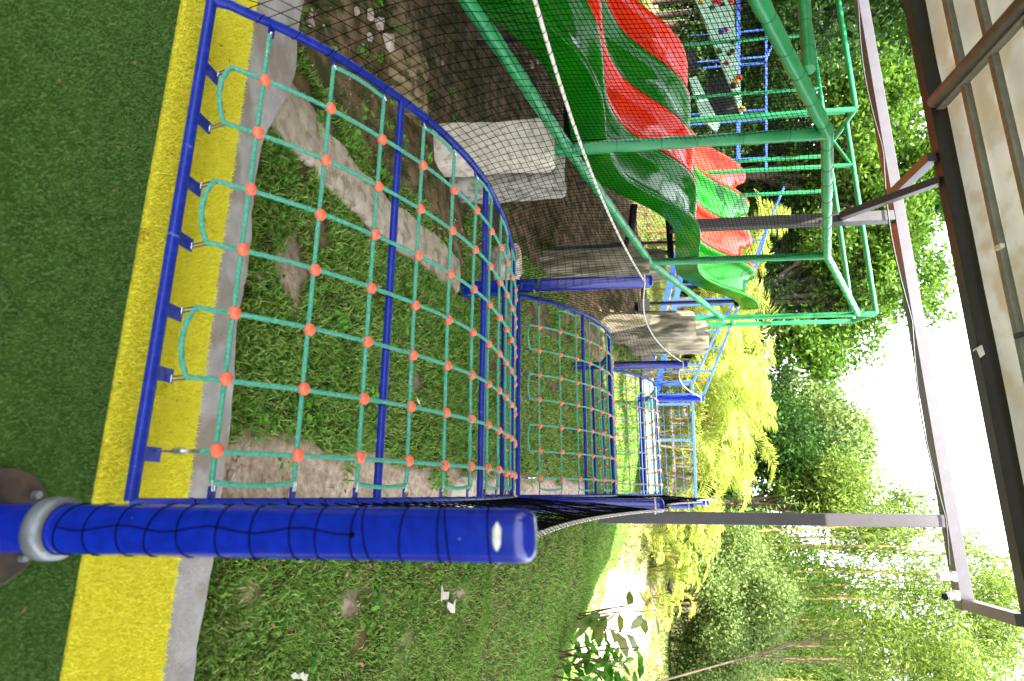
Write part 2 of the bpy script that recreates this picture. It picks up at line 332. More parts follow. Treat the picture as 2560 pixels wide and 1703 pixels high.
def scatter(n, x0, x1, y0, y1, keep, ypow=1):
    x = rng.uniform(x0, x1, n); y = y0+(y1-y0)*rng.uniform(0, 1, n)**ypow
    k = keep(x, y); x, y = x[k], y[k]
    return np.stack([x, y, G(x, y)-.004], -1)
def gkeep(x, y):
    v = vnoise(x, y, 2.2, 21)*.6+vnoise(x, y, 7, 22)*.4
    t = np.where(x < -2.3, .54, .24)
    t = np.where(x > .3, np.clip(.36-(y-2.5)*.08, .03, .5), t)
    t = np.where(sandmask(x, y), np.where(x > .35, .52, .74), t)
    t = np.where((np.abs(x+2.06) < .14) & (y < 5.6), .9, t)
    return v+rng.uniform(-.08, .08, x.shape) > t
P = scatter(120000, -2.6, 3.2, 2.5, 6.2, gkeep, 1.2); n = len(P)
blades('bank_grass', P, rng.uniform(.03, .085, n)*np.where(P[:, 0] > .3, .75, 1), rng.uniform(.006, .012, n), M_grass, 1.0, label='rough green grass on the near bank beneath the climbing nets', cat='grass')
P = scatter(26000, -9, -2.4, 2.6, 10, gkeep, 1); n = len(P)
blades('sparse_bank_grass', P, rng.uniform(.03, .08, n), rng.uniform(.006, .013, n), M_grassd, 1., label='sparse weeds and grass on soil beneath the slide, coloured darker for the shade there', cat='weeds')
P = scatter(150000, -3.3, 4.6, 6, 14.5, gkeep, .8); n = len(P)
blades('hill_grass', P, rng.uniform(.035, .085, n), rng.uniform(.008, .015, n), M_grass, 1.1, label='mown green grass covering the hill up to its crest', cat='grass')
P = scatter(110000, -22, 9, 14.3, 30, lambda x, y: (vnoise(x, y, .5, 31) > .22) & ~((y < 15.7) & (x < -.2)) & ~sandmask(x, y), 1.2); n = len(P)
blades('sunlit_lawn_grass', P, rng.uniform(.06, .14, n), rng.uniform(.014, .03, n), M_lawn, .9, label='bright sunlit lawn beyond the crest of the hill', cat='grass')

def leaves(C, S_, asp=.45, up=.4):
    """kite shaped leaf faces: centres, lengths -> verts, quads"""
    n = len(C); nrm = rng.normal(size=(n, 3)); nrm[:, 2] += up; nrm /= np.linalg.norm(nrm, axis=1)[:, None]
    t = rng.normal(size=(n, 3)); t -= nrm*(t*nrm).sum(1)[:, None]; t /= np.linalg.norm(t, axis=1)[:, None]
    b = np.cross(nrm, t); S2 = S_[:, None]
    V = np.stack([C-t*S2*.5, C+b*S2*asp*.5+nrm*S2*.05, C+t*S2*.5, C-b*S2*asp*.5+nrm*S2*.05], 1)
    return V.reshape(-1, 3), np.arange(4*n).reshape(n, 4)
# clover and broad leaved weeds between the grass
c = scatter(5200, -1.8, 2.2, 2.6, 9.5, lambda x, y: (vnoise(x, y, 1.7, 41) > .5) & ~sandmask(x, y) & (x < -.1+.0*y) | ((y > 6) & (vnoise(x, y, 1.7, 41) > .6)))
C3 = np.repeat(c, 3, 0); C3[:, 0] += rng.uniform(-.014, .014, len(C3)); C3[:, 1] += rng.uniform(-.014, .014, len(C3)); C3[:, 2] += np.repeat(rng.uniform(.03, .07, len(c)), 3)
V, Fq = leaves(C3, rng.uniform(.022, .034, len(C3)), .9, 4)
tag(npmesh('clover', V, Fq, M_weed), 'round leaved clover spreading among the grass under the nets', 'clover', kind='stuff')
wc = []; ws = []
for k in range(130):
    left = k < 85
    x = random.uniform(-4.6, -2.2) if left else random.uniform(-2, 1.5); y = random.uniform(2.7, 7.5); z = float(G(x, y))
    for j in range(random.randint(7, 16)):
        a = random.uniform(0, 6.28); r = random.uniform(.01, .09); wc.append((x+r*math.cos(a), y+r*math.sin(a), z+random.uniform(.02, .09))); ws.append(random.uniform(.03, .07))
for k in range(26): # little creeper round the foot of the second left post
    wc.append((-2.08+random.uniform(-.13, .16), 5.66+random.uniform(-.2, .1), .92+random.uniform(-.06, .22))); ws.append(random.uniform(.04, .09))
V, Fq = leaves(np.array(wc), np.array(ws), .6, 2)
tag(npmesh('ground_weeds', V, Fq, M_weed), 'small broad leaved weeds growing from the dark soil', 'weeds', kind='stuff')

c = scatter(1100, -4.2, 3, 2.5, 8, lambda x, y: x == x); c[:, 2] += .012+rng.uniform(0, .03, len(c))
V, Fq = leaves(c, rng.uniform(.02, .055, len(c)), .5, 2.5)
tag(npmesh('leaf_litter', V, Fq, M_brown), 'dry brown leaves and chips strewn over the soil', 'leaf litter', kind='stuff')
c = scatter(2600, -4.2, 2.6, 2.45, 8, lambda x, y: (vnoise(x, y, 3, 71) > .5) | sandmask(x, y)); c[:, 2] += .004
V, Fq = leaves(c, rng.uniform(.008, .03, len(c)), 1.1, 4); tag(npmesh('gravel_chips', V, Fq, M_stone), 'pale grit and gravel chips on the bare soil', 'gravel', kind='stuff')
n = 70; c = np.stack([rng.uniform(-2.6, 1.3, n), rng.uniform(.7, 2.15, n), np.full(n, .022)], -1); V, Fq = leaves(c, rng.uniform(.008, .024, n), .4, 5)
tag(npmesh('turf_debris', V, Fq, M_brown), 'tiny dry leaf fragments lying on the artificial turf', 'leaf debris', kind='stuff')
# stones, slab, rocks
def rock(name, c, size, m_, label, cat, group=None, seed=0, nn=12):
    V = []; n, mm = nn, nn//2+2; R = random.Random(seed)
    ph = [R.uniform(0, 6) for _ in range(6)]
    for i in range(mm+1):
        t = math.pi*i/mm
        for k in range(n):
            a = 2*math.pi*k/n; d = Vector((math.sin(t)*math.cos(a), math.sin(t)*math.sin(a), math.cos(t)))
            p = Vector([math.copysign(abs(q)**.6, q) for q in d])
            f = 1+.13*math.sin(3*a+ph[0])+.1*math.sin(5*t+ph[1])*math.cos(2*a+ph[2])+.07*math.sin(7*a+ph[3]+4*t)
            V.append((p.x*size[0]/2*f, p.y*size[1]/2*f, p.z*size[2]/2*f))
    Fs = [(i*n+k, (i+1)*n+k, (i+1)*n+(k+1) % n, i*n+(k+1) % n) for i in range(mm) for k in range(n)]
    me = bpy.data.meshes.new(name); me.from_pydata(V, [], Fs); me.materials.append(m_); me.update()
    o = bpy.data.objects.new(name, me); COL.objects.link(o); o.location = c; o.rotation_euler = (R.uniform(-.2, .2), R.uniform(-.2, .2), R.uniform(0, 6))
    return tag(o, label, cat, group)
yy = np.arange(2.5, 5.5, .07); V = []
for y in yy:
    e = float(vnoise(y, 0, 4, 51)-.5)*.07; e2 = float(vnoise(y, 0, 5, 52)-.5)*.07; z = float(G0(-2.05, y))+.055+.02*float(vnoise(y, 1, 6, 53))
    V += [(-2.29+e, y, z-.3), (-2.28+e, y, z-.01), (-2.25+e, y, z), (-2.06, y, z+.01), (-1.93+e2, y, z), (-1.91+e2, y, z-.02), (-1.90+e2, y, z-.3)]
q = [(i*7+k, i*7+k+1, (i+1)*7+k+1, (i+1)*7+k) for i in range(len(yy)-1) for k in range(6)]
tag(npmesh('concrete_footing', V, q, M_conc), 'rough broken concrete strip on the bank below the left edge of the nets', 'concrete footing')
p = bp(1035, 150, z=-.05)
rock('flat_boulder', (p.x, p.y, -.26), (1.1, 1.5, .55), M_rock, 'big flat tan boulder half buried beneath the green slide frame', 'boulder', seed=3, nn=20)
k = 0
for px, u, s in [(945, 110, .16), (960, 145, .13), (1185, 175, .12), (1255, 275, .10), (930, 60, .12), (985, 205, .07), (1015, 240, .09), (905, 40, .09), (1060, 160, .06), (1140, 60, .07), (770, 50, .08), (1190, 170, .07), (880, 30, .06), (910, 95, .07)]:
    p = bp(px, u, z=-.2); z = float(G(p.x, p.y)); k += 1
    rock('loose_stone', (p.x, p.y, z+.02), (s, s*.8, s*.55), M_stone, 'pale loose stone lying on the dark soil under the slide', 'stone', 'loose stones under the slide', k)
for px, u, s in [(560, 1210, .07), (600, 1190, .06), (680, 1215, .05), (725, 1240, .06), (655, 690, .05), (650, 750, .04), (850, 1225, .05), (640, 545, .06)]:
    p = bp(px, u, z=-.08); z = float(G(p.x, p.y)); k += 1
    rock('small_stone', (p.x, p.y, z+.015), (s, s*.8, s*.5), M_stone, 'small pale stone on the bank beneath the nearest climbing net', 'stone', 'small stones under the net', k)
rock('bank_stone', (-2.75, 6.9, .62), (.5, .4, .35), M_stone, 'angular pale stone in the bank behind the second left blue post', 'stone', seed=31)
mb = MB(); mb.tube([(.02, 5.42, .12), (.02, 5.42, .42), (.02, 5.42, .52), (.02, 5.42, .53)], [.15, .15, .14, .12], 24)
tag(mb.build('post_footing', M_block), 'round cream concrete footing at the right of the first net end', 'footing')
# litter
def scrap(name, px, u, Y, s, label, cat, m_=M_paper, seed=1, z=None):
    p = bp(px, u, Y=Y) if z is None else bp(px, u, z=z); R = random.Random(seed); mb = MB(); V = []
    zz = float(G(p.x, p.y))+.05
    for i in range(7):
        a = (i/6-.5)*s*2.2
        for j in (-1, 1): V.append((p.x+a*.35+R.uniform(-.4, .4)*s*.3, p.y+a*.9, zz+j*.0+R.uniform(0, .5)*s*.4)); V[-1] = (V[-1][0]+j*s*.13*R.uniform(.4, 1.6), V[-1][1], V[-1][2])
    mb.add(V, [(2*i, 2*i+1, 2*i+3, 2*i+2) for i in range(6)])
    o = mb.build(name, m_); return tag(o, label, cat)
scrap('paper_scrap', 1352, 1505, 5.2, .26, 'long twisted white paper scrap lying on the open grass slope', 'litter', seed=5)
scrap('paper_scrap', 735, 1690, None, .09, 'small pale paper scrap at the lower right of the bank', 'litter', seed=6, z=-.05)
scrap('paper_scrap', 1143, 1010, 4.6, .09, 'white paper scrap on grass under the middle of the nearest net', 'litter', seed=7)
scrap('paper_scrap', 1033, 1110, 4.1, .07, 'white torn scrap beside another under the nearest net', 'litter', seed=8)
scrap('dry_leaf', 880, 1660, None, .06, 'brown curled leaf on the grass near the photo edge', 'dead leaf', M_brown, 9, z=0)

# ---------------------------------------------------------------- climbing nets
XL, XR = -1.95, .05
PROF = [(0, 0), (.03, .06), (.08, .12), (.21, .25), (.28, .32), (.43, .43), (.68, .58), (.92, .70), (1.22, .81), (1.53, .885), (2.03, .93), (2.4, .935), (2.8, .925), (3.2, .88), (3.55, .80), (3.8, .70)]
def prof(t, k): # Y offset -> z offset, k scales
    a = np.array(PROF); return np.interp(t, a[:, 0], a[:, 1])*k
BAYS = [(1.83, .045, 1.0, 3.80), (5.70, .90, 1.10, 3.75), (9.52, 1.84, 1.18, 3.6)]
TUBES = [.70, 1.57, 2.75]
def arcpts(y0, z0, k, L, step):
    tt = np.linspace(0, L, 800); z = prof(tt, k); ker = np.ones(41)/41
    zs = np.convolve(np.pad(z, 20, mode='edge'), ker, 'valid'); zs[:6] = z[:6]
    s = np.concatenate([[0], np.cumsum(np.hypot(np.diff(tt), np.diff(zs)))])
    return s, y0+tt, z0+zs
KN = ['nearest', 'middle', 'farthest']
for b, (y0, z0, k, L) in enumerate(BAYS):
    s, ty, tz = arcpts(y0, z0, k, L, .02)
    at = lambda d: (float(np.interp(d, s, ty)), float(np.interp(d, s, tz)))
    tot = s[-1]
    T = thing('climbing_net', ((XL+XR)/2, y0, z0), ['nearest arched rope climbing net rising from the yellow turf', 'middle rope climbing net, between the first and second pairs of tall blue posts beyond', 'farthest rope climbing net at the top of the slope'][b], 'climbing net', 'rope crawl nets climbing the slope')
    for x in (XL, XR):
        mb = MB(); mb.tube([(x, *at(d)) for d in np.linspace(0, tot, 60)], .021, 12); sr = mb.build('side_rail', M_blue2, T)
        rb = MB(); hl = []
        for d in np.arange(.05, tot-.03, .0085):
            y, z = at(d); y2, z2 = at(d+.02); t_ = Vector((0, y2-y, z2-z)).normalized(); n_ = Vector((1, 0, 0)); b_ = t_.cross(n_)
            ph_ = d % .155; an_ = 2*math.pi*(min(ph_, .05)/.05); rad_ = .0228; hl.append(Vector((x, y, z))+(n_*(-1 if x < -1 else 1)*math.cos(an_)+b_*math.sin(an_))*rad_)
        rb.tube(hl, .0021, 4); rb.build('lacing', M_net, sr)
    for d in [0.0]+[None]*3+[tot]:
        pass
    crossY = [(y0, z0)]+[(y0+t, float(np.interp(y0+t, ty, tz))) for t in TUBES]+[(ty[-1], tz[-1])]
    for i, (y, z) in enumerate(crossY):
        mb = MB(); e = .0; mb.tube([(XL+.012-e, y, z), (XR-.012+e, y, z)], .021 if i in (0, 4) else .0185, 14); mb.build('end_bar' if i in (0, 4) else 'cross_tube', M_blue2, T)
    # legs of the frame
    for x in (XL, XR):
        for i in (4,):
            y, z = crossY[i]; g = float(G(x, y))
            mb = MB(); mb.tube([(x, y, z-.02), (x, y, g-.1)], .021, 10); mb.build('frame_leg', M_blue2, T)
    NR = int((tot-.30)/.31); rowsd = [.238+.285*i*(1.0 if b == 0 else 1.0) for i in range(int((tot-.4)/.285)+1)]
    colx = [-1.648+.2535*j for j in range(7)]
    OFF = .026
    def surf(x, d):
        y, z = at(d); fx = (x-XL)/(XR-XL); sag = .035*math.sin(math.pi*fx)*math.sin(math.pi*min(max(d/tot, 0), 1))
        y1, z1 = at(d-.02); y2, z2 = at(d+.02); nrm = Vector((0, -(z2-z1), y2-y1)).normalized()
        return Vector((x, y, z))+nrm*(OFF-sag*.3)
    tw = 300 if b == 0 else None; rr = .0094
    # rope runs along the slope
    ends = [surf(x, .09)+Vector((0, -.01, .0)) for x in colx]
    st_ = .012 if b == 0 else .05
    def rope(pts, name='rope'):
        P_ = [Vector(p) for p in pts]; out = [P_[0]]; 
        for a_, b_ in zip(P_[:-1], P_[1:]):
            n_ = max(1, int((b_-a_).length/st_)); out += [a_.lerp(b_, (i+1)/n_) for i in range(n_)]
        mb = MB(); mb.tube(out, rr, 9 if b == 0 else 6, True, tw); return mb.build(name, M_rope, T)
    dl = np.concatenate([np.arange(.105, rowsd[-1], .07), [rowsd[-1]+.12]])
    TS = []
    class _S:
        def box(s_, *a): q_ = MB(); q_.box(*a); TS.append(('rope_tab', M_blue2, q_))
    tabs = _S()
    for j, x in enumerate(colx):
        off = 0
        pts = [surf(x, d) for d in dl]
        single = j == 6
        if single: pts[0] = surf(x, .17); pts = [pts[0]]+[p_ for p_ in pts[2:]]
        elif j % 2 == 0: # loop to the next one round the front
            nxt = [surf(colx[j+1], d) for d in dl]
            a_, b_ = pts[0], nxt[0]
            loop = []
            for q_ in range(1, 8):
                t_ = q_/8; loop.append(a_.lerp(b_, t_)+Vector((0, -.035*math.sin(math.pi*t_)**.7, -.012*math.sin(math.pi*t_))))
            rope(list(reversed(pts))+loop+nxt); 
        if single: rope(pts)
        # tab and shackle on the front bar
        tabs.box((x+(.012 if j % 2 == 0 else -.012), y0+.052, z0+.012), (.05, .075, .006))
        if b == 0 or True:
            h0 = Vector((x, y0+.068, z0+.022)); h1 = pts[0]
            d_ = (h1-h0)
            hw = MB(); TS.append(('shackle', M_chrome, hw))
            if single:
                hw.tube([h0, h0+d_*.3, h0+d_*.4, h0+d_*.65, h0+d_*.75, h1+d_*.1], [.004, .005, .012, .012, .006, .009], 8)
            else:
                for sx in (-.007, .007): hw.tube([h0+Vector((sx, 0, .004)), h1+Vector((sx, .004, .010))], .0038, 6)
                hw.tube([h0+Vector((-.012, 0, .004)), h0+Vector((.012, 0, .004))], .005, 6)
    # rope runs across
    for i, d in enumerate(rowsd):
        pass
    def rowpts(d): return [surf(x_, d)+Vector((0, 0, -.012)) for x_ in np.linspace(XL+.075, XR-.075, 9)]
    i = 0; R_ = [rowpts(d) for d in rowsd]
    path = []
    # a serpentine: left ends of rows 1-2, 3-4... and right ends of rows 0-1, 2-3... are joined
    for i, rp in enumerate(R_):
        seq = rp if i % 2 == 0 else list(reversed(rp))
        if path:
            a_, b_ = path[-1], seq[0]; sgn = 1 if a_.x > -.9 else -1
            ms_ = []
            for q_ in range(1, 6): 
                t_ = q_/6; dd = rowsd[i-1]*(1-t_)+rowsd[i]*t_; pp = surf(a_.x, dd)+Vector((sgn*.012*math.sin(math.pi*t_), 0, -.012)); ms_.append(pp)
            path += ms_
        path += seq
    rope(path)
    for i, d in enumerate(rowsd):
        for x, sg in ((XL, 1), (XR, -1)):
            y, z = at(d); e = surf(x+sg*.075, d)+Vector((0, 0, -.012))
            tabs.box((x+sg*.035, y, z), (.05, .04, .006))
            h0 = Vector((x+sg*.045, y, z+.004))
            hw = MB(); TS.append(('shackle', M_chrome, hw))
            if i == 0 and sg == 1:
                hw.tube([h0, h0.lerp(e, .5), e+Vector((.05, 0, 0)), e+Vector((.11, 0, 0))], [.004, .011, .006, .010], 8)
            else:
                for sy in (-.007, .007): hw.tube([h0+Vector((0, sy, 0)), e+Vector((sg*.006, sy, .008))], .0038, 6)
    for nm_, mm_, q_ in TS: q_.build(nm_, mm_, T)
    bm_ = None
    kn = 0
    for i, d in enumerate(rowsd):
        for j, x in enumerate(colx):
            if kn >= 98: break
            kn += 1; p_ = surf(x, d)+Vector((random.uniform(-.008, .008), 0, -.006))
            if bm_ is None:
                mb = MB(); mb.sphere(Vector((0, 0, 0)), .0265, 14, 9, (1, 1, .9)); bm_ = mb.build('rope_connector', M_ball)
                kmesh = bm_.data; bpy.data.objects.remove(bm_); bm_ = True
            o = bpy.data.objects.new('rope_connector', kmesh); COL.objects.link(o); o.parent = T; o.location = p_-Vector(T.location)

# ---------------------------------------------------------------- blue posts, top ropes and black side nets
def blue_post(x, y, zb, zt, r, label, ringz=None, wraps=False):
    T = thing('blue_post', (x, y, zb), label, 'post', 'tall blue posts beside the climbing nets')
    mb = MB(); c = [(x, y, zb), (x, y, zt-.03)]; rs = [r, r]
    mb.tube([(x, y, zb), (x, y, zt-.05), (x, y, zt-.03), (x, y, zt-.012), (x, y, zt-.003), (x, y, zt)], [r, r, r*.99, r*.9, r*.72, r*.3], 32)
    mb.build('shaft', M_blue, T)
    if ringz is not None:
        mb = MB(); a = ringz
        prf = [(r+.003, a-.03), (r+.016, a-.03), (r+.018, a-.02), (r+.016, a+.016), (r+.003, a+.02)]
        V = []; 
        for q_ in range(32):
            t_ = 2*math.pi*q_/32
            for R_, z_ in prf: V.append((x+R_*math.cos(t_), y+R_*math.sin(t_), z_))
        mb.add(V, [(i_*5+k_, ((i_+1) % 32)*5+k_, ((i_+1) % 32)*5+k_+1, i_*5+k_+1) for i_ in range(32) for k_ in range(4)], True)
        mb.build('collar', M_gal, T)
        mb = MB(); mb.tube([(x, y, .002), (x, y, .016), (x, y, .018)], [.15, .15, .145], 36); bpz = mb.build('base_plate', M_rust, T)
        for q_ in range(4):
            mb = MB(); a_ = .785+q_*math.pi/2; mb.tube([(x+.115*math.cos(a_), y+.115*math.sin(a_), .017), (x+.115*math.cos(a_), y+.115*math.sin(a_), .034)], .012, 6); mb.build('bolt', M_gal, bpz)
    mb = MB()
    if wraps:
        zs_ = [.24, .315, .40, .48, .56, .65, .735, .835, .90, .985, 1.01, 1.10, 1.185, 1.20, 1.30]
        for z_ in zs_:
            rg = []
            tilt = random.uniform(-.03, .03); ph = random.uniform(0, 6)
            for q_ in range(25): t_ = 2*math.pi*q_/24; rg.append((x+(r+.0015)*math.cos(t_), y+(r+.0015)*math.sin(t_), z_+tilt*.5*math.sin(t_+ph)))
            mb.tube(rg, .0018, 5, False)
        ln = []
        for i_, z_ in enumerate(np.linspace(.24, .99, 20)):
            a_ = -math.pi/2-.12+.12*math.sin(i_*1.1); ln.append((x+(r+.0015)*math.cos(a_), y+(r+.0015)*math.sin(a_), z_))
        mb.tube(ln, .0016, 5)
        mb.sphere(ln[-1], .007, 8, 6)
        mb.build('net_cord', M_net, T)
    mb = MB(); zr = zt-.085
    if wraps:
        rg = [(x+(r+.006)*math.cos(t_), y+(r+.006)*math.sin(t_), zr+.0*t_) for t_ in np.linspace(-math.pi*.66, -math.pi*.36, 10)]
        mb.tube(rg, [.002, .006, .010, .011, .010, .010, .010, .009, .006, .002], 8)
    else:
        mb.ring((x, y, zr), (0, 0, 1), r+.004, .008, 24, 6)
    mb.build('rope_band', M_wrope, T)
    return T
yR = [1.42, 5.73, 9.55, 13.2]; PX, PXL = .155, -2.06
tops = [None, 2.35, 3.37, 4.35]
ptop = bp(1343, 1340, Y=1.42)
blue_post(ptop.x, 1.42, 0, ptop.z, .061, 'nearest blue post, wrapped in black cord, in the foreground on the turf', .185, True)
nm = ['', 'first', 'second', 'third']
for k in (1, 2, 3):
    pr_ = bp([0, 1660, 1734, 1773][k], [0, 1265, 1262, 1256][k], Y=yR[k]); pl_ = bp([0, 1631, 1719, 1761][k], [0, 705, 911, 997][k], Y=yR[k])
    tops[k] = pl_.z
    blue_post(pr_.x, yR[k], float(G(pr_.x, yR[k]))-.1, pr_.z, .066, '%s blue post beyond the near one, along the right side of the nets' % nm[k])
    blue_post(pl_.x, yR[k]-.02, float(G(pl_.x, yR[k]))-.1, pl_.z, .066, '%s blue post from the camera along the left side of the nets' % nm[k])

def cordnet(name, Pf, ns, ntt, r, m_, parent, skew=0):
    """cord net over a parametric surface Pf(s,t)->(3,) arrays; every cord a thin three-sided prism"""
    ss, tt = np.meshgrid(np.arange(ns+1)/ns, np.arange(ntt+1)/ntt, indexing='ij')
    P = Pf(ss, tt); idx = np.arange((ns+1)*(ntt+1)).reshape(ns+1, ntt+1)
    E = np.concatenate([np.stack([idx[:-1].ravel(), idx[1:].ravel()], -1), np.stack([idx[:, :-1].ravel(), idx[:, 1:].ravel()], -1)])
    P = P.reshape(-1, 3); A, B = P[E[:, 0]], P[E[:, 1]]; d = B-A; ln = np.linalg.norm(d, axis=1); ok = ln > 1e-4; A, B, d = A[ok], B[ok], d[ok]/ln[ok, None]
    ref = np.where(np.abs(d[:, 2:3]) < .9, np.array([[0, 0, 1.]]), np.array([[1., 0, 0]]))
    u_ = np.cross(d, ref); u_ /= np.linalg.norm(u_, axis=1)[:, None]; v_ = np.cross(d, u_); V = []
    for k_ in range(3):
        a = 2*np.pi*k_/3; V.append(A+(u_*np.cos(a)+v_*np.sin(a))*r); V.append(B+(u_*np.cos(a)+v_*np.sin(a))*r)
    V = np.stack(V, 1).reshape(-1, 3); b0 = np.arange(len(A))[:, None]*6
    Q = np.concatenate([b0+np.array([[0, 1, 3, 2]]), b0+np.array([[2, 3, 5, 4]]), b0+np.array([[4, 5, 1, 0]])])
    return npmesh(name, V, Q, m_, parent)

def side_net(xr, xp, ya, yb, za, zb, bay, label, sagk, rlabel, bulge=0.0, cell=.055):
    y0, z0, k_, L = BAYS[bay]; s, ty, tz = arcpts(y0, z0, k_, L, .02)
    # sagging white rope between the post tops
    n = 40; R_ = []
    for i in range(n+1):
        t = i/n; R_.append((xp, ya+(yb-ya)*t, za+(zb-za)*t-sagk*4*t*(1-t)))
    R_ = np.array(R_)
    T = thing('safety_net', (xp, ya, za), label, 'safety net', 'black side nets along the crawl nets')
    mb = MB(); mb.tube([tuple(p) for p in R_], .0105, 10); rp = mb.build('top_rope', M_wrope, T)
    mb = MB(); hl = []; d_ = Vector((0, yb-ya, zb-za)).normalized(); n_ = Vector((1, 0, 0)); b_ = d_.cross(n_); per_ = .075
    for dd in np.arange(.02, abs(yb-ya)-.02, .0055):
        t = dd/abs(yb-ya); c = Vector([np.interp(t, np.linspace(0, 1, n+1), R_[:, q]) for q in range(3)])
        ph_ = (dd+.012*math.sin(dd*31)) % per_; an_ = 2*math.pi*min(ph_, .035)/.035; hl.append(c+(-b_*math.cos(an_)+n_*math.sin(an_))*.0122)
    mb.tube(hl, .0021, 4); mb.build('lashing', M_net, rp)
    tl = np.linspace(0, 1, n+1)
    def Pf(S_, T_):
        sk = (S_+T_*.0); Yt = ya+(yb-ya)*S_; top = np.stack([np.interp(S_, tl, R_[:, q]) for q in range(3)], -1)
        yb_ = np.clip(Yt, ty[0], ty[-1]); bot = np.stack([xr+0*S_, yb_, np.interp(yb_, ty, tz)+.02], -1)
        # diamonds: slide each cord sideways with height
        P = bot*(1-T_[..., None])+top*T_[..., None]
        wob = np.sin(Yt*9+T_*7)*.008+np.sin(Yt*23-T_*11)*.004
        P[..., 0] += bulge*np.sin(np.pi*T_)*np.sin(np.pi*S_)+wob*np.sin(np.pi*T_)
        P[..., 1] += np.sin(np.pi*T_)*(.10*np.sin(Yt*2+1)-.09)*np.sin(np.pi*S_)
        return P
    h = (za+zb)/2-sagk*.6-(z0+.7*k_)
    cordnet('net_mesh', Pf, int((yb-ya)/cell), max(10, int(h/cell*1.0)), (.0021 if bay == 0 else .0023) if xr < -1 else .0034, M_net, T)
zs = [ptop.z-.08]+[t_-.07 for t_ in tops[1:]]
L1z = 1.36
side_net(XL, PXL, 1.5, yR[1], L1z-.08, tops[1]-.07, 0, 'black net on the left of the nearest climbing net, below its white rope', .10, '', -.02)
side_net(XL, PXL+.02, yR[1], yR[2], tops[1]-.07, tops[2]-.07, 1, 'black net on the left of the middle climbing net', .22, '')
side_net(XL, PXL+.03, yR[2], yR[3], tops[2]-.07, tops[3]-.07, 2, 'black net on the left of the farthest climbing net', .22, '')
side_net(XR, .155, 1.44, yR[1], ptop.z-.09, 2.27, 0, 'black net bunched edge-on at the right of the nearest climbing net', .25, '', 0)
side_net(XR, .14, yR[1], yR[2], 2.30, 3.30, 1, 'black net along the right of the middle climbing net', .22, '')
side_net(XR, .14, yR[2], yR[3], 3.30, 4.28, 2, 'black net along the right of the farthest climbing net', .22, '')

# ---------------------------------------------------------------- wave slide (four lanes)
RIM = [(1.6, -.0), (2.2, .02), (2.7, .12), (3.2, .3), (3.7, .58), (4.24, 1.04), (4.47, 1.25), (4.81, 1.5), (5.08, 1.65), (5.5, 1.8), (5.96, 1.87), (6.46, 1.9), (6.76, 1.94), (7.05, 2.02), (7.52, 2.24), (8.06, 2.73), (8.34, 3.03), (8.8, 3.37), (9.2, 3.53), (9.62, 3.62), (10.4, 3.72), (10.87, 3.78), (11.3, 3.9), (11.78, 4.18), (12.1, 4.45), (12.33, 4.68), (12.7, 5.1), (13.18, 5.5), (13.5, 5.65), (13.81, 5.7)]
Ra = np.array(RIM); yy = np.arange(1.6, 13.82, .04); zz = np.interp(yy, Ra[:, 0], Ra[:, 1]); kr_ = np.exp(-np.linspace(-2.2, 2.2, 17)**2/1.6); zz = np.convolve(np.pad(zz, 8, mode='edge'), kr_/kr_.sum(), 'valid')
SLT = thing('wave_slide', (-4.2, 13.8, 3), 'four-lane glossy wavy slide in alternating green and red lanes coming down the hill', 'slide')
W = .83
for ln in range(4):
    x0 = -4.2-ln*(W+.02)
    cs = [(0, -.43), (.0, -.03), (-.012, -.006), (-.03, 0), (-.05, -.002), (-.07, -.02), (-.095, -.075), (-.13, -.16), (-.175, -.225), (-.24, -.262), (-.33, -.275), (-.5, -.275), (-.59, -.262), (-.655, -.225), (-.70, -.16), (-.735, -.075), (-.76, -.02), (-.78, -.002), (-.80, 0), (-.818, -.006), (-.83, -.03), (-.83, -.43)]
    cs_ = [Vector((a_, b_)) for a_, b_ in cs[1:-1]]; fine = []
    for i_ in range(len(cs_)-1):
        p0_, p1_, p2_, p3_ = cs_[max(i_-1, 0)], cs_[i_], cs_[i_+1], cs_[min(i_+2, len(cs_)-1)]
        for t_ in (0, .33, .67): fine.append(tuple(.5*((2*p1_)+(p2_-p0_)*t_+(2*p0_-5*p1_+4*p2_-p3_)*t_*t_+(3*p1_-p0_-3*p2_+p3_)*t_**3)))
    cs = [cs[0], (cs[1][0], -.04)]+fine+[tuple(cs_[-1]), (cs[-1][0], -.04), cs[-1]]
    V = []
    for y, z in zip(yy, zz):
        sl = np.interp(y, yy, np.gradient(zz, yy)); thin = 1.0
        for cx, cz in cs: V.append((x0+cx, y, z+cz*thin))
    nc = len(cs); Fs = [(i*nc+k, (i+1)*nc+k, (i+1)*nc+k+1, i*nc+k+1) for i in range(len(yy)-1) for k in range(nc-1)]
    o = npmesh('slide_lane', V, Fs, M_sg if ln % 2 == 0 else M_sr, SLT, True)
    o['label'] = ['green lane nearest the climbing nets', 'red lane between two green ones', 'green lane between two red ones', 'red lane on the far side'][ln]
    for jy in (6.46, 10.4, 13.78):
        z = float(np.interp(jy, yy, zz)); mb = MB(); prev = None
        pts = [(x0+cx*1.0, jy, z+cz) for cx, cz in cs]
        V = [(a+(.0), jy-.012, c+.008) for a, _, c in pts]+[(a, jy+.012, c+.008) for a, _, c in pts]
        mb.add(V, [(i, i+1, nc+i+1, nc+i) for i in range(nc-1)], False); mb.build('lane_joint', M_sg if ln % 2 == 0 else M_sr, o)
for jy in (6.6, 10.5, 13.6):
    z = float(np.interp(jy, yy, zz)); mb = MB()
    mb.beam((-4.22, jy, z-.50), (-7.6, jy, z-.50), .07, .1); mb.build('support_beam', M_blk, SLT)
    for x in (-4.35, -5.9, -7.5):
        mb = MB(); mb.tube([(x, jy, z-.52), (x, jy, float(G(x, jy))-.15)], .045, 12); mb.build('support_leg', M_blk, SLT)

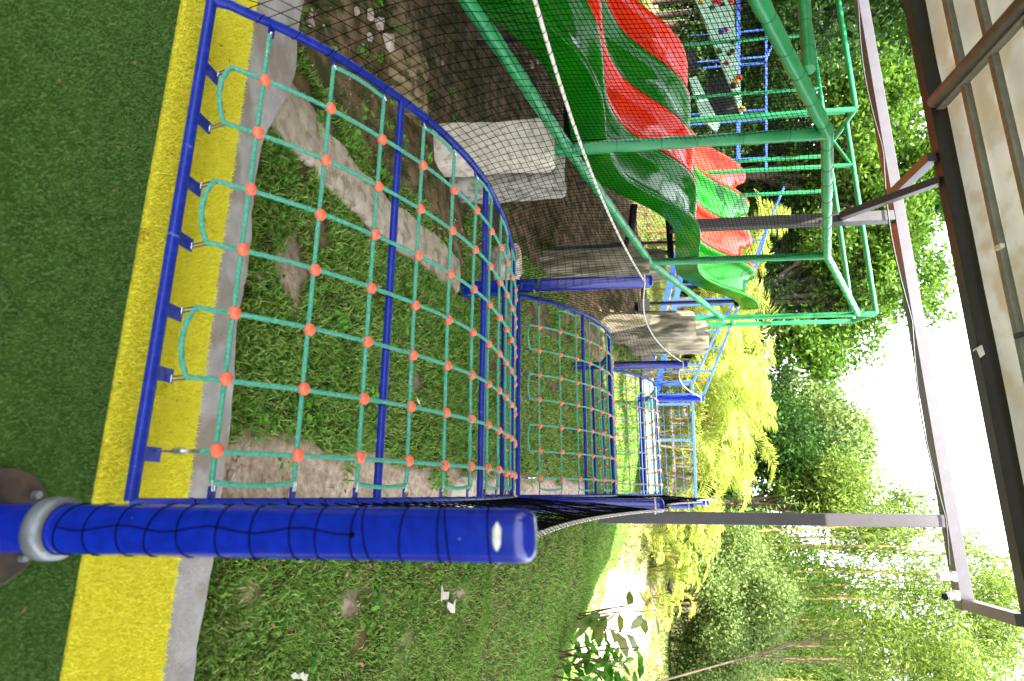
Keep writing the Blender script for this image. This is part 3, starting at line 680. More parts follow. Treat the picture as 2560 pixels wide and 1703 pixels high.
# ---------------------------------------------------------------- green padded frame round the slide
FR = thing('padded_frame', (-3.5, 5.5, 1.3), 'green padded tube frame with black netting fencing in the wavy slide', 'play frame')
def pad(name, a, b, r=.062, ties=True, sagp=0.0):
    a, b = Vector(a), Vector(b); L_ = (b-a).length; n = max(2, int(L_/.09)); pts = []; rs = []
    R = random.Random(int(a.x*91+a.y*37+b.z*13))
    for i in range(n+1):
        t = i/n; pts.append(a.lerp(b, t)+Vector((0, 0, -sagp*4*t*(1-t)))); rs.append(r*(1+R.uniform(-.035, .03)))
    if ties:
        for d in np.arange(.3, L_, .42):
            k_ = int(round(d/L_*n)); rs[k_] = r*.90
    mb = MB(); mb.tube(pts, rs, 16); o = mb.build(name, M_green, FR)
    if ties:
        dd = (b-a).normalized()
        for d in np.arange(.3, L_, .42):
            mb = MB(); k_ = int(round(d/L_*n)); mb.ring(pts[k_], dd, r*.93, .003, 16, 4); mb.build('cable_tie', M_tie, o)
    return o
B = lambda px, u, Y: bp(px, u, Y=Y)
bot = [(-3.5, 2.6, .45), (-3.5, 3.52, .80), (-3.5, 4.35, 1.09), (-3.5, 5.51, 1.44), (-3.5, 8.8, 2.63), (-3.5, 12.06, 4.45)]
top = [(-3.5, 2.6, 2.15), (-3.5, 3.73, 2.90), (-3.5, 5.5, 4.02), (-3.5, 8.83, 5.27), (-3.5, 12.04, 7.08)]
pad('top_rail', top[0], top[2], .066); pad('top_rail', top[2], top[3]); pad('top_rail', top[3], top[4], .058)
pad('bottom_rail', bot[0], bot[3], .064); pad('bottom_rail', bot[3], bot[4], .058); pad('bottom_rail', bot[4], bot[5], .056)
pad('frame_post', (-3.5, 5.52, 1.22), (-3.5, 5.52, 4.02), .066); pad('frame_post', (-3.5, 8.82, 2.48), (-3.5, 8.82, 5.27), .058); pad('frame_post', (-3.5, 12.05, 3.85), (-3.5, 12.05, 7.42), .055)
pad('frame_post', (-3.62, 13.0, 4.1), (-3.62, 13.0, 7.43), .05)
pad('cross_rail', (-3.5, 12.05, 7.40), (-3.62, 13.0, 7.40), .045); pad('cross_rail', (-3.5, 12.05, 4.62), (-3.62, 13.0, 4.9), .045)
Z3 = 7.42
s2b = Vector((-3.5, 12.05, Z3)); s2a = bp(2118, 311, Y=12.05); s2a.z = Z3
pad('upper_rail', s2a, s2b, .05)
slz = lambda y: float(np.interp(y, yy, zz))-.35
def drop(x, y, zt, r=.048): pad('frame_post', (x, y, min(slz(min(y, 13.7)), zt-2) if x > -8.2 else float(G(x, y))), (x, y, zt), r)
drop(-8.15, 12.05, Z3, .055); x_ = bp(2128, 413, Y=12.05).x; drop(x_, 12.05, Z3)
t0, t1 = bp(2046, -80, Y=13.0), Vector((-3.62, 13.0, 7.40)); t0.z = 7.40
pad('upper_rail', t0, t1, .05)
for u_ in (53, 193, 370, 460):
    p_ = bp(2046+(u_-46)*.13, u_, z=7.40); drop(p_.x, 13.0, 7.40, .045)
c_ = bp(2139, 273, z=7.42); pad('cross_rail', c_, (c_.x, 13.0, 7.42), .048); drop(c_.x, c_.y, 7.42, .055)
pad('upper_rail', (-15, c_.y, 7.42), c_, .055)
pad('brace', (s2a.x, 12.05, 6.9), (x_, 12.05, 7.38), .036)
p_ = bp(2022, 175, X=-3.55); q_ = bp(2010, 0, Y=p_.y+.25); pad('cross_rail', p_+(q_-p_)*2.2, p_, .055)
# the netting: right side, end and far side
ba, ta = np.array(bot), np.array(top)
def PfR(s_, t_):
    y = 2.6+(12.04-2.6)*s_; zb_ = np.interp(y, ba[:, 1], ba[:, 2]); zt_ = np.interp(y, ta[:, 1], ta[:, 2])
    x = -3.5+.03*np.sin(y*1.7)*np.sin(np.pi*t_)+.01*np.sin(y*11+t_*9)
    return np.stack([x, y+.05*np.sin(t_*5+y)*np.sin(np.pi*t_), zb_+(zt_-zb_)*t_], -1)
cordnet('side_netting', PfR, 190, 54, .0029, M_net, FR)
def PfF(s_, t_):
    y = 3+10.5*s_; x = -8.1+.05*np.sin(y*2); zb_ = np.interp(y, yy, zz)-.1; return np.stack([x, y+0*t_, zb_+2.7*t_], -1)
o = cordnet('far_netting', PfF, 150, 46, .003, M_net, FR)
def PfU(s_, t_):
    a_ = np.array(s2a); b_ = np.array(s2b); P = a_+(b_-a_)*s_[..., None]; c = np.stack([np.full_like(s_, -3.5), 5.6+6.4*s_, np.interp(5.6+6.4*s_, ta[:, 1], ta[:, 2])], -1)
    return P*t_[..., None]+c*(1-t_[..., None])
cordnet('roof_netting', PfU, 90, 22, .0016, M_net, FR)

# concrete blocks and carved pillars that carry it
def block(name, x0, x1, y0_, y1_, z0_, z1_, m_, label, bev=.03, seed=1):
    V = []; R = random.Random(seed); n = 9
    mb = MB(); mb.box(((x0+x1)/2, (y0_+y1_)/2, (z0_+z1_)/2), (x1-x0, y1_-y0_, z1_-z0_), None, bev)
    o = mb.build(name, m_); bm = bmesh.new(); bm.from_mesh(o.data); bmesh.ops.subdivide_edges(bm, edges=[e for e in bm.edges if e.calc_length() > .12], cuts=14, use_grid_fill=True); bm.normal_update()
    for v in bm.verts:
        v.co += v.normal*(mnoise.fractal(v.co*3+Vector((seed*5, 0, 0)), 1, 2, 4)*.022*(1 if seed == 1 else 1.6))
    bm.to_mesh(o.data); bm.free(); return tag(o, label, 'block')
block('concrete_block', -3.74, -3.24, 5.25, 5.55, -.3, 1.29, M_block, 'smooth cream concrete block under the nearest green post', .045)
block('concrete_block', -3.66, -3.16, 5.60, 5.98, -.1, 1.38, M_block2, 'rough grey concrete block behind the cream one', .03, 2)
def pillar(cx, cy, zb, zt, rx, ry, label, seed, sq=.75):
    R = random.Random(seed); V = []; n = 40; m_ = 26; ph = [R.uniform(0, 6) for _ in range(8)]
    for i in range(m_+1):
        t = i/m_; z = zb+(zt-zb)*t
        for k_ in range(n):
            a = 2*math.pi*k_/n; c_, s_ = math.cos(a), math.sin(a)
            f = 1+.05*math.sin(9*a+ph[0]+1.3*math.sin(5*t+ph[1]))+.035*math.sin(17*a+ph[2]+2*math.sin(7*t+ph[3]))+.03*math.sin(6*t+3*a)
            if i == m_: f *= .93
            V.append((cx+rx*f*math.copysign(abs(c_)**sq, c_), cy+ry*f*math.copysign(abs(s_)**sq, s_), z+(.02 if i < m_ else .035)))
    V.append((cx, cy, zt+.04)); Fs = [(i*n+k_, i*n+(k_+1) % n, (i+1)*n+(k_+1) % n, (i+1)*n+k_) for i in range(m_) for k_ in range(n)]
    mb = MB(); mb.add(V, Fs, True); mb.add(V[m_*n:m_*n+n], [tuple(range(n))]); o = mb.build('stone_pillar', M_log); tag(o, label, 'pillar')
pillar(-3.47, 8.8, .8, 2.56, .24, .26, 'grey log-textured stone pillar behind the first left blue post', 1)
pillar(-3.70, 9.45, .9, 2.9, .26, .24, 'brownish log-textured pillar just under the slide, behind a grey one', 5)
pillar(-3.32, 12.0, 1.7, 3.80, .31, .32, 'thick grey carved pillar near the top of the slope', 2)
pillar(-3.28, 12.75, 2.2, 4.2, .36, .28, 'carved grey pillar just behind the thick one near the top', 3)
# black drain pipe below the slide
mb = MB(); mb.tube([(-4.6, 9.0, 2.45), (-4.2, 9.1, 2.40), (-3.98, 9.2, 2.3), (-3.95, 9.2, 1.9), (-3.95, 9.2, 1.0)], .06, 14); tag(mb.build('drain_pipe', M_blk), 'black bent pipe under the green lane beside the log pillar', 'pipe')

# ---------------------------------------------------------------- steel frame and roof
def sbeam(name, a, b, wd, h, m_, par=None, bev=.006): mb = MB(); mb.beam(a, b, wd, h, bev); return mb.build(name, m_, par)
SF = thing('steel_frame', (.39, 9.95, 1.8), 'grey painted steel outrigger frame standing on the hill beside the roof', 'steel frame')
sbeam('crossbeam', (-16, 9.92, 6.97), (1.62, 9.92, 6.97), .18, .18, M_steel, SF)
for x, zb in ((.39, 1.6), (-4.60, 3.15)):
    mb = MB(); mb.box((x, 9.92, (zb+6.878)/2), (.185, .178, 6.878-zb), None, .008); mb.build('column', M_steel, SF)
for x in (1.53, -5.02, -12): sbeam('outrigger', (x, 9.82, 6.95), (x, 8.72, 6.95), .15, .15, M_steel, SF)
p0, p1 = bp(2170, 548, Y=9.83), bp(2348, 451, Y=8.85); mb = MB(); mb.beam((-4.60, 9.80, 6.0), (-4.62, 8.74, 7.0), .12, .12, .005); mb.build('brace', M_steel, SF)
# cable tied below the crossbeam
mb = MB(); pts = []
for i in range(61):
    t = i/60; x = -12+13.0*t; seg = (t*4.2) % 1; pts.append((x, 9.80, 6.85-.10*math.sin(math.pi*seg)))
mb.tube(pts, .012, 6); tag(mb.build('cable', M_blk), 'thin black cable slung in loops below the grey crossbeam', 'cable')
def camera_unit(x, lab, dark):
    T = thing('security_camera', (x, 9.78, 6.86), lab, 'security camera', None)
    mb = MB(); mb.box((x, 9.86, 6.845), (.14, .12, .05), None, .01); mb.build('mount', M_white, T)
    mb = MB()
    if dark: mb.tube([(x, 9.86, 6.80), (x, 9.78, 6.70), (x, 9.72, 6.64)], [.045, .05, .055], 14); mb.build('body', M_white, T); mb = MB(); mb.tube([(x, 9.718, 6.638), (x, 9.69, 6.60)], [.05, .045], 14); mb.build('lens_hood', M_blk, T)
    else: mb.tube([(x, 9.86, 6.82), (x, 9.84, 6.74), (x, 9.80, 6.66)], [.05, .06, .055], 14); mb.sphere((x, 9.79, 6.64), .06); mb.build('body', M_white, T)
camera_unit(1.16, 'white rounded security camera under the beam, further from its end', False)
camera_unit(1.42, 'security camera with a black lens hood under the beam end', True)

RF = thing('roof_canopy', (0, 8.8, 7.0), 'weathered cream membrane roof with grey purlins and a dark eave over the playground', 'roof')
sbeam('eave_beam', (-18, 8.72, 7.13), (12, 8.72, 7.12), .18, .24, M_dark, RF)
YP = [8.05, 7.40, 6.75, 6.05, 5.35, 4.6, 3.8, 3.0, 2.2]
for y in [8.05, 7.45, 6.8, 6.1, 5.35, 4.5]: sbeam('purlin', (-18, y, 7.16), (12, y, 7.16), .085, .10, M_purlin, RF)
for x in (-5.88, 4.2, -13.5):
    mb = MB(); mb.tube([(x, 8.6, 7.04), (x, 5, 7.04), (x, -6, 7.04)], .10 if x < -5 and x > -6 else .10, 20); mb.build('main_pipe', M_pipe, RF)
sbeam('pipe_rib', (-5.76, 8.6, 7.12), (-5.76, 2, 7.12), .03, .12, M_purlin, RF)
ax = np.linspace(-20, 14, 120); ay = np.arange(-16, 8.84, .07); A, Bq = np.meshgrid(ax, ay)
Zr = 7.24+.035*np.abs(np.sin(np.pi*(Bq-.1)/.66))+(vnoise(A, Bq, .8, 61)-.5)*.05
n = len(ax); I = (np.arange(len(ay)-1)[:, None]*n+np.arange(n-1)[None]).ravel()
npmesh('membrane', np.stack([A, Bq, Zr], -1).reshape(-1, 3), np.stack([I, I+1, I+n+1, I+n], -1), M_roof, RF, True)
for px, u, lab in ((2498, 618, 'small white clip on the second roof purlin'), (2548, 838, 'small grey clip on a purlin near the photo edge')):
    p = bp(px, u, z=7.09); mb = MB(); mb.box((p.x, p.y, 7.09), (.06, .13, .06), None, .005); tag(mb.build('clip', M_white if u < 700 else M_blk), lab, 'clip')
p = bp(2448, 878, z=6.95); mb = MB(); mb.add([(p.x-.09, p.y, 7.0), (p.x+.04, p.y+.02, 7.03), (p.x+.1, p.y-.02, 6.93), (p.x-.02, p.y-.03, 6.9), (p.x-.02, p.y, 6.87), (p.x+.01, p.y, 6.87)], [(0, 1, 2, 3), (0, 3, 5, 4)]); tag(mb.build('cloth_scrap', M_white), 'torn white cloth scrap caught on the dark eave', 'cloth')

# ---------------------------------------------------------------- platform, fence, stairs
mb = MB(); mb.box((-2.2, 14.35, 3.02), (4.4, 1.9, .26)); tag(mb.build('path', M_path), kind='structure')
FB = thing('blue_fence', (-.9, 15.45, 3.3), 'low light-blue steel fence with wire mesh at the top of the slope', 'fence')
def bt(name, a, b, par, w_=.05, m_=M_fblue): mb = MB(); mb.beam(a, b, w_, w_, .004); return mb.build(name, m_, par)
z0, z1 = 3.0, 4.30
bt('top_rail', (-2.75, 15.45, z1+.06), (.20, 15.45, z1-.04), FB, .06); bt('bottom_rail', (-2.75, 15.45, 3.32), (.20, 15.45, 3.28), FB, .05)
for x in (-2.72, -2.2, -1.28, .17): mb = MB(); mb.box((x, 15.47, (z0+z1)/2), (.055, .055, z1-z0-.06), None, .004); mb.build('fence_post', M_fblue, FB)
mb = MB()
for x in np.arange(-2.7, .2, .26): mb.tube([(x, 15.46, 3.3), (x, 15.46, z1)], .003, 4)
for z in np.arange(3.4, 4.3, .2): mb.tube([(-2.72, 15.46, z), (.17, 15.46, z)], .003, 4)
mb.build('wire_mesh', M_fblue, FB)
mb = MB(); mb.box((-.35, 13.35, 2.93), (1.2, .08, .5)) ; mb.v = []; mb.f = []; mb.sm = []
ST = thing('blue_stair', (-3, 15, 3), 'blue steel stairway climbing left behind the green frame to the slide platform', 'stairs')
A0, A1, A2, A3 = B(1733, 954, 15), B(1787, 839, 15), B(1890, 667, 15), B(1925, 550, 15)
B0, B1, B2, B3 = B(1760, 985, 16.2), B(1820, 832, 16.2), B(1905, 600, 16.2), B(1960, 468, 16.2)
SA0, SA1 = B(1612, 970, 15), B(1638, 862, 15); SB0, SB1 = B(1641, 984, 16.2), B(1666, 864, 16.2)
for a, b_ in ((A0, A1), (A1, A2), (A2, A3), (B0, B1), (B1, B2), (B2, B3)): bt('handrail', a, b_, ST, .055)
for a, b_, y in ((SA0, SA1, 15), (SB0, SB1, 16.2)):
    d = (b_-a); e = a+d*4.2; mb = MB(); mb.beam(a, e, .05, .15); mb.build('stringer', M_fblue, ST)
for t in np.linspace(0, 1, 8):
    for (h0, h1, s0, s1) in ((A0, A2, SA0, SA1), (B0, B2, SB0, SB1)):
        a = h0.lerp(h1, t); z_ = s0.z+(s1.z-s0.z)/(s1.x-s0.x)*(a.x-s0.x); bt('baluster', (a.x, a.y, z_), a, ST, .045)
mb = MB(); d = SA1-SA0; d2 = SB1-SB0
for t in np.linspace(0, 4.2, 22): a = SA0+d*t; b_ = SB0+d2*t; mb.beam((a.x, 15.03, a.z+.05), (a.x, 16.17, a.z+.05), .26, .04)
mb.build('tread', M_path, ST)
mb = MB(); mb.box((-2.9, 14.9, 2.85), (1.5, .08, .35)); mb.v = []; mb.f = []; mb.sm = []
LR = thing('platform_railing', (-12, 18, 7), 'dark blue railing of a raised platform behind the climbing wall', 'railing')
r0_, r1_ = B(1915, -60, 18), B(1915, 430, 18)
bt('top_rail', r0_, r1_, LR, .07)
for u in (-30, 75, 143, 158, 275, 300, 395, 425):
    a = B(1915, u, 18); bt('rail_post', (a.x, 18, a.z-1.3), a, LR, .06)
    bt('rail_post', (a.x, 18, a.z-1.3), (a.x, 18, a.z-2.6), LR, .05)
a = B(1942, 88, 18); b_ = B(1910, 160, 18); bt('sloping_rail', a, b_, LR, .06)
a, b_ = B(1845, -60, 18), B(1845, 430, 18); bt('deck_edge', a, b_, LR, .12)

# climbing wall
CW = thing('climbing_wall', (-10, 13, 4.5), 'pale mint climbing board with small coloured holds seen through the netting', 'climbing wall')
def slab(name, quad, y0_, th_, m_, par):
    V = [tuple(bp(px, u, Y=y0_)) for px, u in quad]; n = len(V); V2 = [(x, y+th_, z) for x, y, z in V]
    mb = MB(); mb.add(V+V2, [tuple(range(n)), tuple(range(2*n-1, n-1, -1))]+[(i, n+i, n+(i+1) % n, (i+1) % n) for i in range(n)]); return mb.build(name, m_, par)
slab('board', [(1716, -60), (1740, 0), (1853, 286), (1857, 286), (1832, 0), (1826, -60)], 13, .06, M_board, CW)
slab('side_board', [(1722, 196), (1742, 190), (1800, 312), (1792, 330), (1755, 300)], 13.2, .06, M_board, CW)
slab('dark_panel', [(1768, 195), (1822, 190), (1852, 288), (1775, 300)], 13.4, .1, M_blk, CW)  # plain dark panels filling the dark areas by the boards
slab('dark_panel', [(1722, 125), (1742, 128), (1745, 172), (1722, 172)], 13.4, .1, M_blk, CW)
HC = [srgb(c) for c in ((196, 44, 30), (214, 160, 20), (60, 20, 26), (150, 20, 70), (22, 90, 40), (34, 60, 150))]
HM = [mat('hold_'+n_, c, rough=.4) for n_, c in zip(('red', 'yellow', 'maroon', 'pink', 'green', 'blue'), HC)]
for px, u, c in [(1752, 4, 1), (1788, 3, 0), (1797, 5, 0), (1806, 10, 2), (1828, 3, 0), (1780, 18, 4), (1803, 78, 5), (1814, 74, 3), (1832, 105, 4), (1798, 128, 4), (1822, 135, 2), (1831, 127, 2), (1816, 158, 3), (1847, 194, 0), (1840, 204, 1), (1833, 214, 2), (1856, 272, 1)]:
    p = bp(px, u, Y=12.99); mb = MB(); s_ = random.uniform(.055, .08); mb.sphere(p, s_, 8, 6, (1.2, .7, 1)); mb.sphere(p+Vector((.04, -.02, .03)), s_*.6, 6, 5); mb.build('climbing_hold', HM[c], CW)

# ---------------------------------------------------------------- vegetation
def leafcloud(blobs, ncl, per, cr, ls, asp=.5, shell=.55, up=.5):
    """blobs: (x,y,z,rx,ry,rz). leaf clumps through each blob, denser near its surface"""
    wt = np.array([(b[3]*b[4]*b[5])**.67 for b in blobs]); wt /= wt.sum(); B_ = np.array(blobs)
    k = rng.choice(len(blobs), ncl, p=wt); d = rng.normal(size=(ncl, 3)); d /= np.linalg.norm(d, axis=1)[:, None]
    r = shell+(1-shell)*rng.uniform(0, 1, ncl)**.6; r *= rng.uniform(.82, 1.12, ncl)
    C = B_[k, :3]+d*r[:, None]*B_[k, 3:]
    q = np.repeat(C, per, 0)+rng.normal(size=(ncl*per, 3))*cr*np.repeat(rng.uniform(.5, 1.3, ncl), per)[:, None]*np.array([1, 1, .7])
    return leaves(q, ls*rng.uniform(.6, 1.3, len(q)), asp, up)
def tree(name, label, base, blobs, m_, ncl, per, cr, ls, trunk=.22, cat='tree', group=None, asp=.5, limbs=True, shell=.5):
    x, y = base[0], base[1]; z = float(G(x, y)); T = thing(name, (x, y, z), label, cat, group)
    mb = MB(); topb = max(blobs, key=lambda b: b[2]); tp = Vector((topb[0], topb[1], topb[2]))
    b0 = Vector((x, y, z-.3)); md = b0.lerp(tp, .45)+Vector((random.uniform(-.4, .4), 0, 0))
    mb.tube([b0, b0.lerp(md, .5), md, tp], [trunk, trunk*.85, trunk*.65, trunk*.2], 9)
    for b in blobs:
        c = Vector(b[:3]); s_ = b0.lerp(md, random.uniform(.55, 1)); mb.tube([s_, s_.lerp(c, .5)+Vector((0, 0, -.2)), c], [trunk*.45, trunk*.3, trunk*.1], 6)
    mb.build('trunk', M_bark, T)
    V, Fq = leafcloud(blobs, ncl, per, cr, ls, asp, shell); npmesh('crown', V, Fq, m_, T)
    return T
def blobset(px0, px1, u0_, u1_, Y, n, rad, dy=3, seed=0):
    R = random.Random(seed); out = []
    for i in range(n):
        p = bp(R.uniform(px0, px1), R.uniform(u0_, u1_), Y=Y+R.uniform(-dy/2, dy/2)); r = rad*R.uniform(.7, 1.25); out.append((p.x, p.y, p.z, r, r, r*.8))
    return out
def mk(name, label, boxes, Y, m_, ncl, per, cr, ls, basepu, **kw):
    bl = []
    for i, (a, b_, c, d, n_, rad) in enumerate(boxes): bl += blobset(a, b_, c, d, Y, n_, rad, seed=i*7+int(basepu*3)+int(Y))
    p = bp(1700, basepu, Y=Y); return tree(name, label, (p.x, Y), bl, m_, ncl, per, cr, ls, **kw)
mk('broadleaf_tree', 'tall dark broadleaf tree whose crown fills the view above the slide', [(2180, 2420, -60, 250, 13, 1.6), (2080, 2300, 100, 380, 11, 1.6)], 24, M_lf2, 1300, 26, .30, .24, 150, trunk=.35)
mk('broadleaf_tree', 'leafy green tree behind the brace of the steel frame', [(2120, 2400, 330, 600, 16, 1.5), (1990, 2150, 350, 560, 7, 1.4)], 26, M_lf2, 1300, 26, .30, .24, 430, trunk=.35)
mk('broadleaf_tree', 'bright green tree whose edge meets the white sky left of centre', [(2050, 2330, 580, 740, 11, 1.7), (1990, 2200, 720, 850, 8, 1.5), (1960, 2080, 840, 920, 5, 1.1)], 25, M_lf2, 1500, 26, .28, .22, 760, trunk=.3)
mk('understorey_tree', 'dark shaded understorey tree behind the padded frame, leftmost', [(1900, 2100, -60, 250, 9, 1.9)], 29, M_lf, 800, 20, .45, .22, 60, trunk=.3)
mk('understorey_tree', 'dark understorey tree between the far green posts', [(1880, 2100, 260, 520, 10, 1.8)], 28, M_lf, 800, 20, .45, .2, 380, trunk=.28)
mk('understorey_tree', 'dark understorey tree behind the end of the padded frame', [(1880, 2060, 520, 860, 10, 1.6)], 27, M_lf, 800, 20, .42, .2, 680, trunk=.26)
mk('grey_green_tree', 'rounded grey-green tree in the middle of the skyline', [(1960, 2070, 970, 1060, 7, 1.2), (1990, 2150, 1070, 1190, 9, 1.25), (2060, 2190, 1020, 1160, 4, .8)], 29, M_lf3, 1100, 26, .28, .21, 1080, trunk=.28)
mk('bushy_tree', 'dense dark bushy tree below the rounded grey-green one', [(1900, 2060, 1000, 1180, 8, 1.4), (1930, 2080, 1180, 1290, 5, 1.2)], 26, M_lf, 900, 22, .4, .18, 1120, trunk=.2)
mk('pointed_tree', 'yellow-green feathery tree just left of the right-hand column', [(1960, 2140, 1190, 1290, 10, .95), (2140, 2280, 1250, 1320, 5, .8)], 24, M_lfb, 1200, 20, .36, .16, 1240, trunk=.16, asp=.3)
for i, (x, y, h, r) in enumerate([(-17, 20.5, 9.5, 2.6), (-21, 15, 9, 3.2), (-13.6, 10.6, 9.2, 2.4), (-15.5, 3, 8, 2.8), (-14.5, -3, 8, 2.8)]):  # mostly unseen trees, added to darken slide reflections and shade the mint board
    R = random.Random(90+i); bl = [(x+R.uniform(-2, 2), y+R.uniform(-2, 2), h+R.uniform(-4.5, 2), r*R.uniform(.6, .9), r*R.uniform(.6, .9), r*.6) for _ in range(9)]
    tree('added_shade_tree', ['dark tree behind the blue platform railing', 'dark broad tree at the left beyond the mint climbing board', 'broad dark tree added left of the slide to shade the mint board', 'broad dark tree added out of view left of the terrace to dim reflections', 'dark tree added out of view at the left rear to block sky light'][i], (x, y), bl, M_lf, 900, 24, .35, .22, .3)
# trunks at the far left
for i, (u, Y) in enumerate([(-10, 27), (25, 30), (52, 28), (90, 31), (118, 29), (150, 30), (185, 31)]):
    a = bp(1800, u, Y=Y); z = float(G(a.x, Y)); T = thing('slender_tree', (a.x, Y, z), 'tall bare brown trunk in the row of trees at the upper left', 'tree', 'slender trunks at the upper left')
    mb = MB(); mb.tube([(a.x, Y, z-.3), (a.x+random.uniform(-.2, .2), Y, z+5), (a.x+random.uniform(-.4, .4), Y, 19)], [.17, .14, .09], 8); mb.build('trunk', M_bark, T)
    V, Fq = leafcloud([(a.x, Y, 17.5, 1.8, 1.8, 2.2), (a.x+.5, Y, 14.5, 1.3, 1.3, 1.2)], 160, 20, .4, .2); npmesh('crown', V, Fq, M_lf2, T)
# the wood behind, one mass
bl = []
for i in range(60): x = -52+i*1.25+random.uniform(-1, 1); bl.append((x, 40+random.uniform(-3, 3), 9+random.uniform(-1.5, 1)+(6 if x < -14 else 0)+(5.5 if x > 4 else 0), 3.2, 3, 4.5))
for i in range(60): x = -50+i*1.3+random.uniform(-1, 1); bl.append((x, 38+random.uniform(-2, 2), 8+random.uniform(-2, 1.5), 3.2, 2.5, 3.6))
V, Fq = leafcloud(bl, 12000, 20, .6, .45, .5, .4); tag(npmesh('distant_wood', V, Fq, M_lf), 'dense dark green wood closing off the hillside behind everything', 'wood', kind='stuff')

# shrubs on the right
for i, (boxes, lab) in enumerate([([(1720, 1900, 1330, 1430, 11, .68)], 'leafy pale green shrub just right of the grey column'), ([(1740, 1960, 1430, 1530, 11, .68)], 'dense leafy shrub below the middle of the bamboo'), ([(1720, 1900, 1540, 1640, 11, .68)], 'bushy shrub below the right-hand bamboo'), ([(1700, 1860, 1640, 1760, 11, .68)], 'bushy shrub at the right edge of the view')]):
    mk('shrub', lab, boxes, 21+i*.4, M_lf3, 900, 26, .26, .11, [1370, 1480, 1590, 1700][i], trunk=.07, cat='shrub')

# bamboo
def bamboo(u_b, u_t, Y, top_px, label, seed, leafy=1.0):
    R = random.Random(seed); a = bp(1760, u_b, Y=Y); t_ = bp(top_px, u_t, Y=Y); z = float(G(a.x, Y))
    T = thing('bamboo', (a.x, Y, z), label, 'bamboo', 'bamboo stems behind the shrubs on the right')
    pts = []; rs = []; H = t_.z-z; n = 34
    for i in range(n+1):
        s_ = i/n; x = a.x+(t_.x-a.x)*s_+.12*math.sin(s_*3+seed); pts.append((x, Y+.4*s_*math.sin(seed), z+H*s_)); rs.append((.055*(1-.7*s_)) if i % 2 else (.062*(1-.7*s_)))
    mb = MB(); mb.tube(pts, rs, 8); mb.build('culm', M_culm, T)
    C = []; 
    for k_ in range(int(48*leafy)):
        s_ = R.uniform(.18, 1); i = int(s_*n); b0 = np.array(pts[i]); d = np.array([R.uniform(-1, 1), R.uniform(-.8, .8), R.uniform(-.1, .5)]); L_ = R.uniform(.5, 1.9)
        m2_ = 26; tt = np.array([R.uniform(0, 1) for _ in range(m2_)])[:, None]
        q = b0+d*L_*tt+np.array([0, 0, -.5])*tt**2*L_; C.append(q+rng.normal(size=(m2_, 3))*.14)
    C = np.concatenate(C); n_ = len(C)
    # drooping narrow leaves
    t = rng.normal(size=(n_, 3))*.6; t[:, 2] -= .8; t /= np.linalg.norm(t, axis=1)[:, None]; nn = rng.normal(size=(n_, 3)); b_ = np.cross(t, nn); b_ /= np.linalg.norm(b_, axis=1)[:, None]
    Ls = rng.uniform(.16, .30, n_)[:, None]; V = np.stack([C, C+t*Ls*.45+b_*.022, C+t*Ls, C+t*Ls*.45-b_*.022], 1).reshape(-1, 3)
    npmesh('foliage', V, np.arange(4*n_).reshape(n_, 4), M_lfb if seed % 3 else M_lf2, T)
spec = [(1322, 1318, 21, 2300, 1), (1345, 1350, 22, 2520, 1), (1365, 1395, 23, 2540, 1), (1378, 1362, 22, 2460, 1), (1400, 1440, 24, 2560, 1), (1424, 1420, 22, 2600, 1.1), (1445, 1490, 25, 2500, 1.1), (1470, 1462, 24, 2560, 1.1), (1500, 1515, 23, 2600, 1.2), (1525, 1470, 25, 2560, 1.2), (1548, 1560, 24, 2600, 1.2), (1570, 1530, 26, 2500, 1.2), (1600, 1620, 23, 2560, 1.2), (1625, 1570, 25, 2600, 1.2), (1650, 1665, 24, 2560, 1.2), (1675, 1640, 25, 2600, 1.2), (1700, 1720, 24, 2560, 1.2), (1725, 1700, 25, 2500, 1.2), (1340, 1400, 27, 2560, 1.3), (1440, 1540, 28, 2600, 1.3), (1540, 1630, 28, 2560, 1.3), (1640, 1700, 28, 2560, 1.3)]
for i, (ub, ut, Y, tp, lf) in enumerate(spec): bamboo(ub, ut, Y, tp, 'slim yellow-green bamboo stem with drooping leaves on the right', i+1, lf)
mk('hanging_tree', 'feathery olive-green tree hanging over the right end of the steel beam', [(2150, 2560, 1480, 1720, 14, 1.1)], 19, M_lfb, 1100, 22, .34, .17, 1720, trunk=.03, asp=.22, shell=.2)

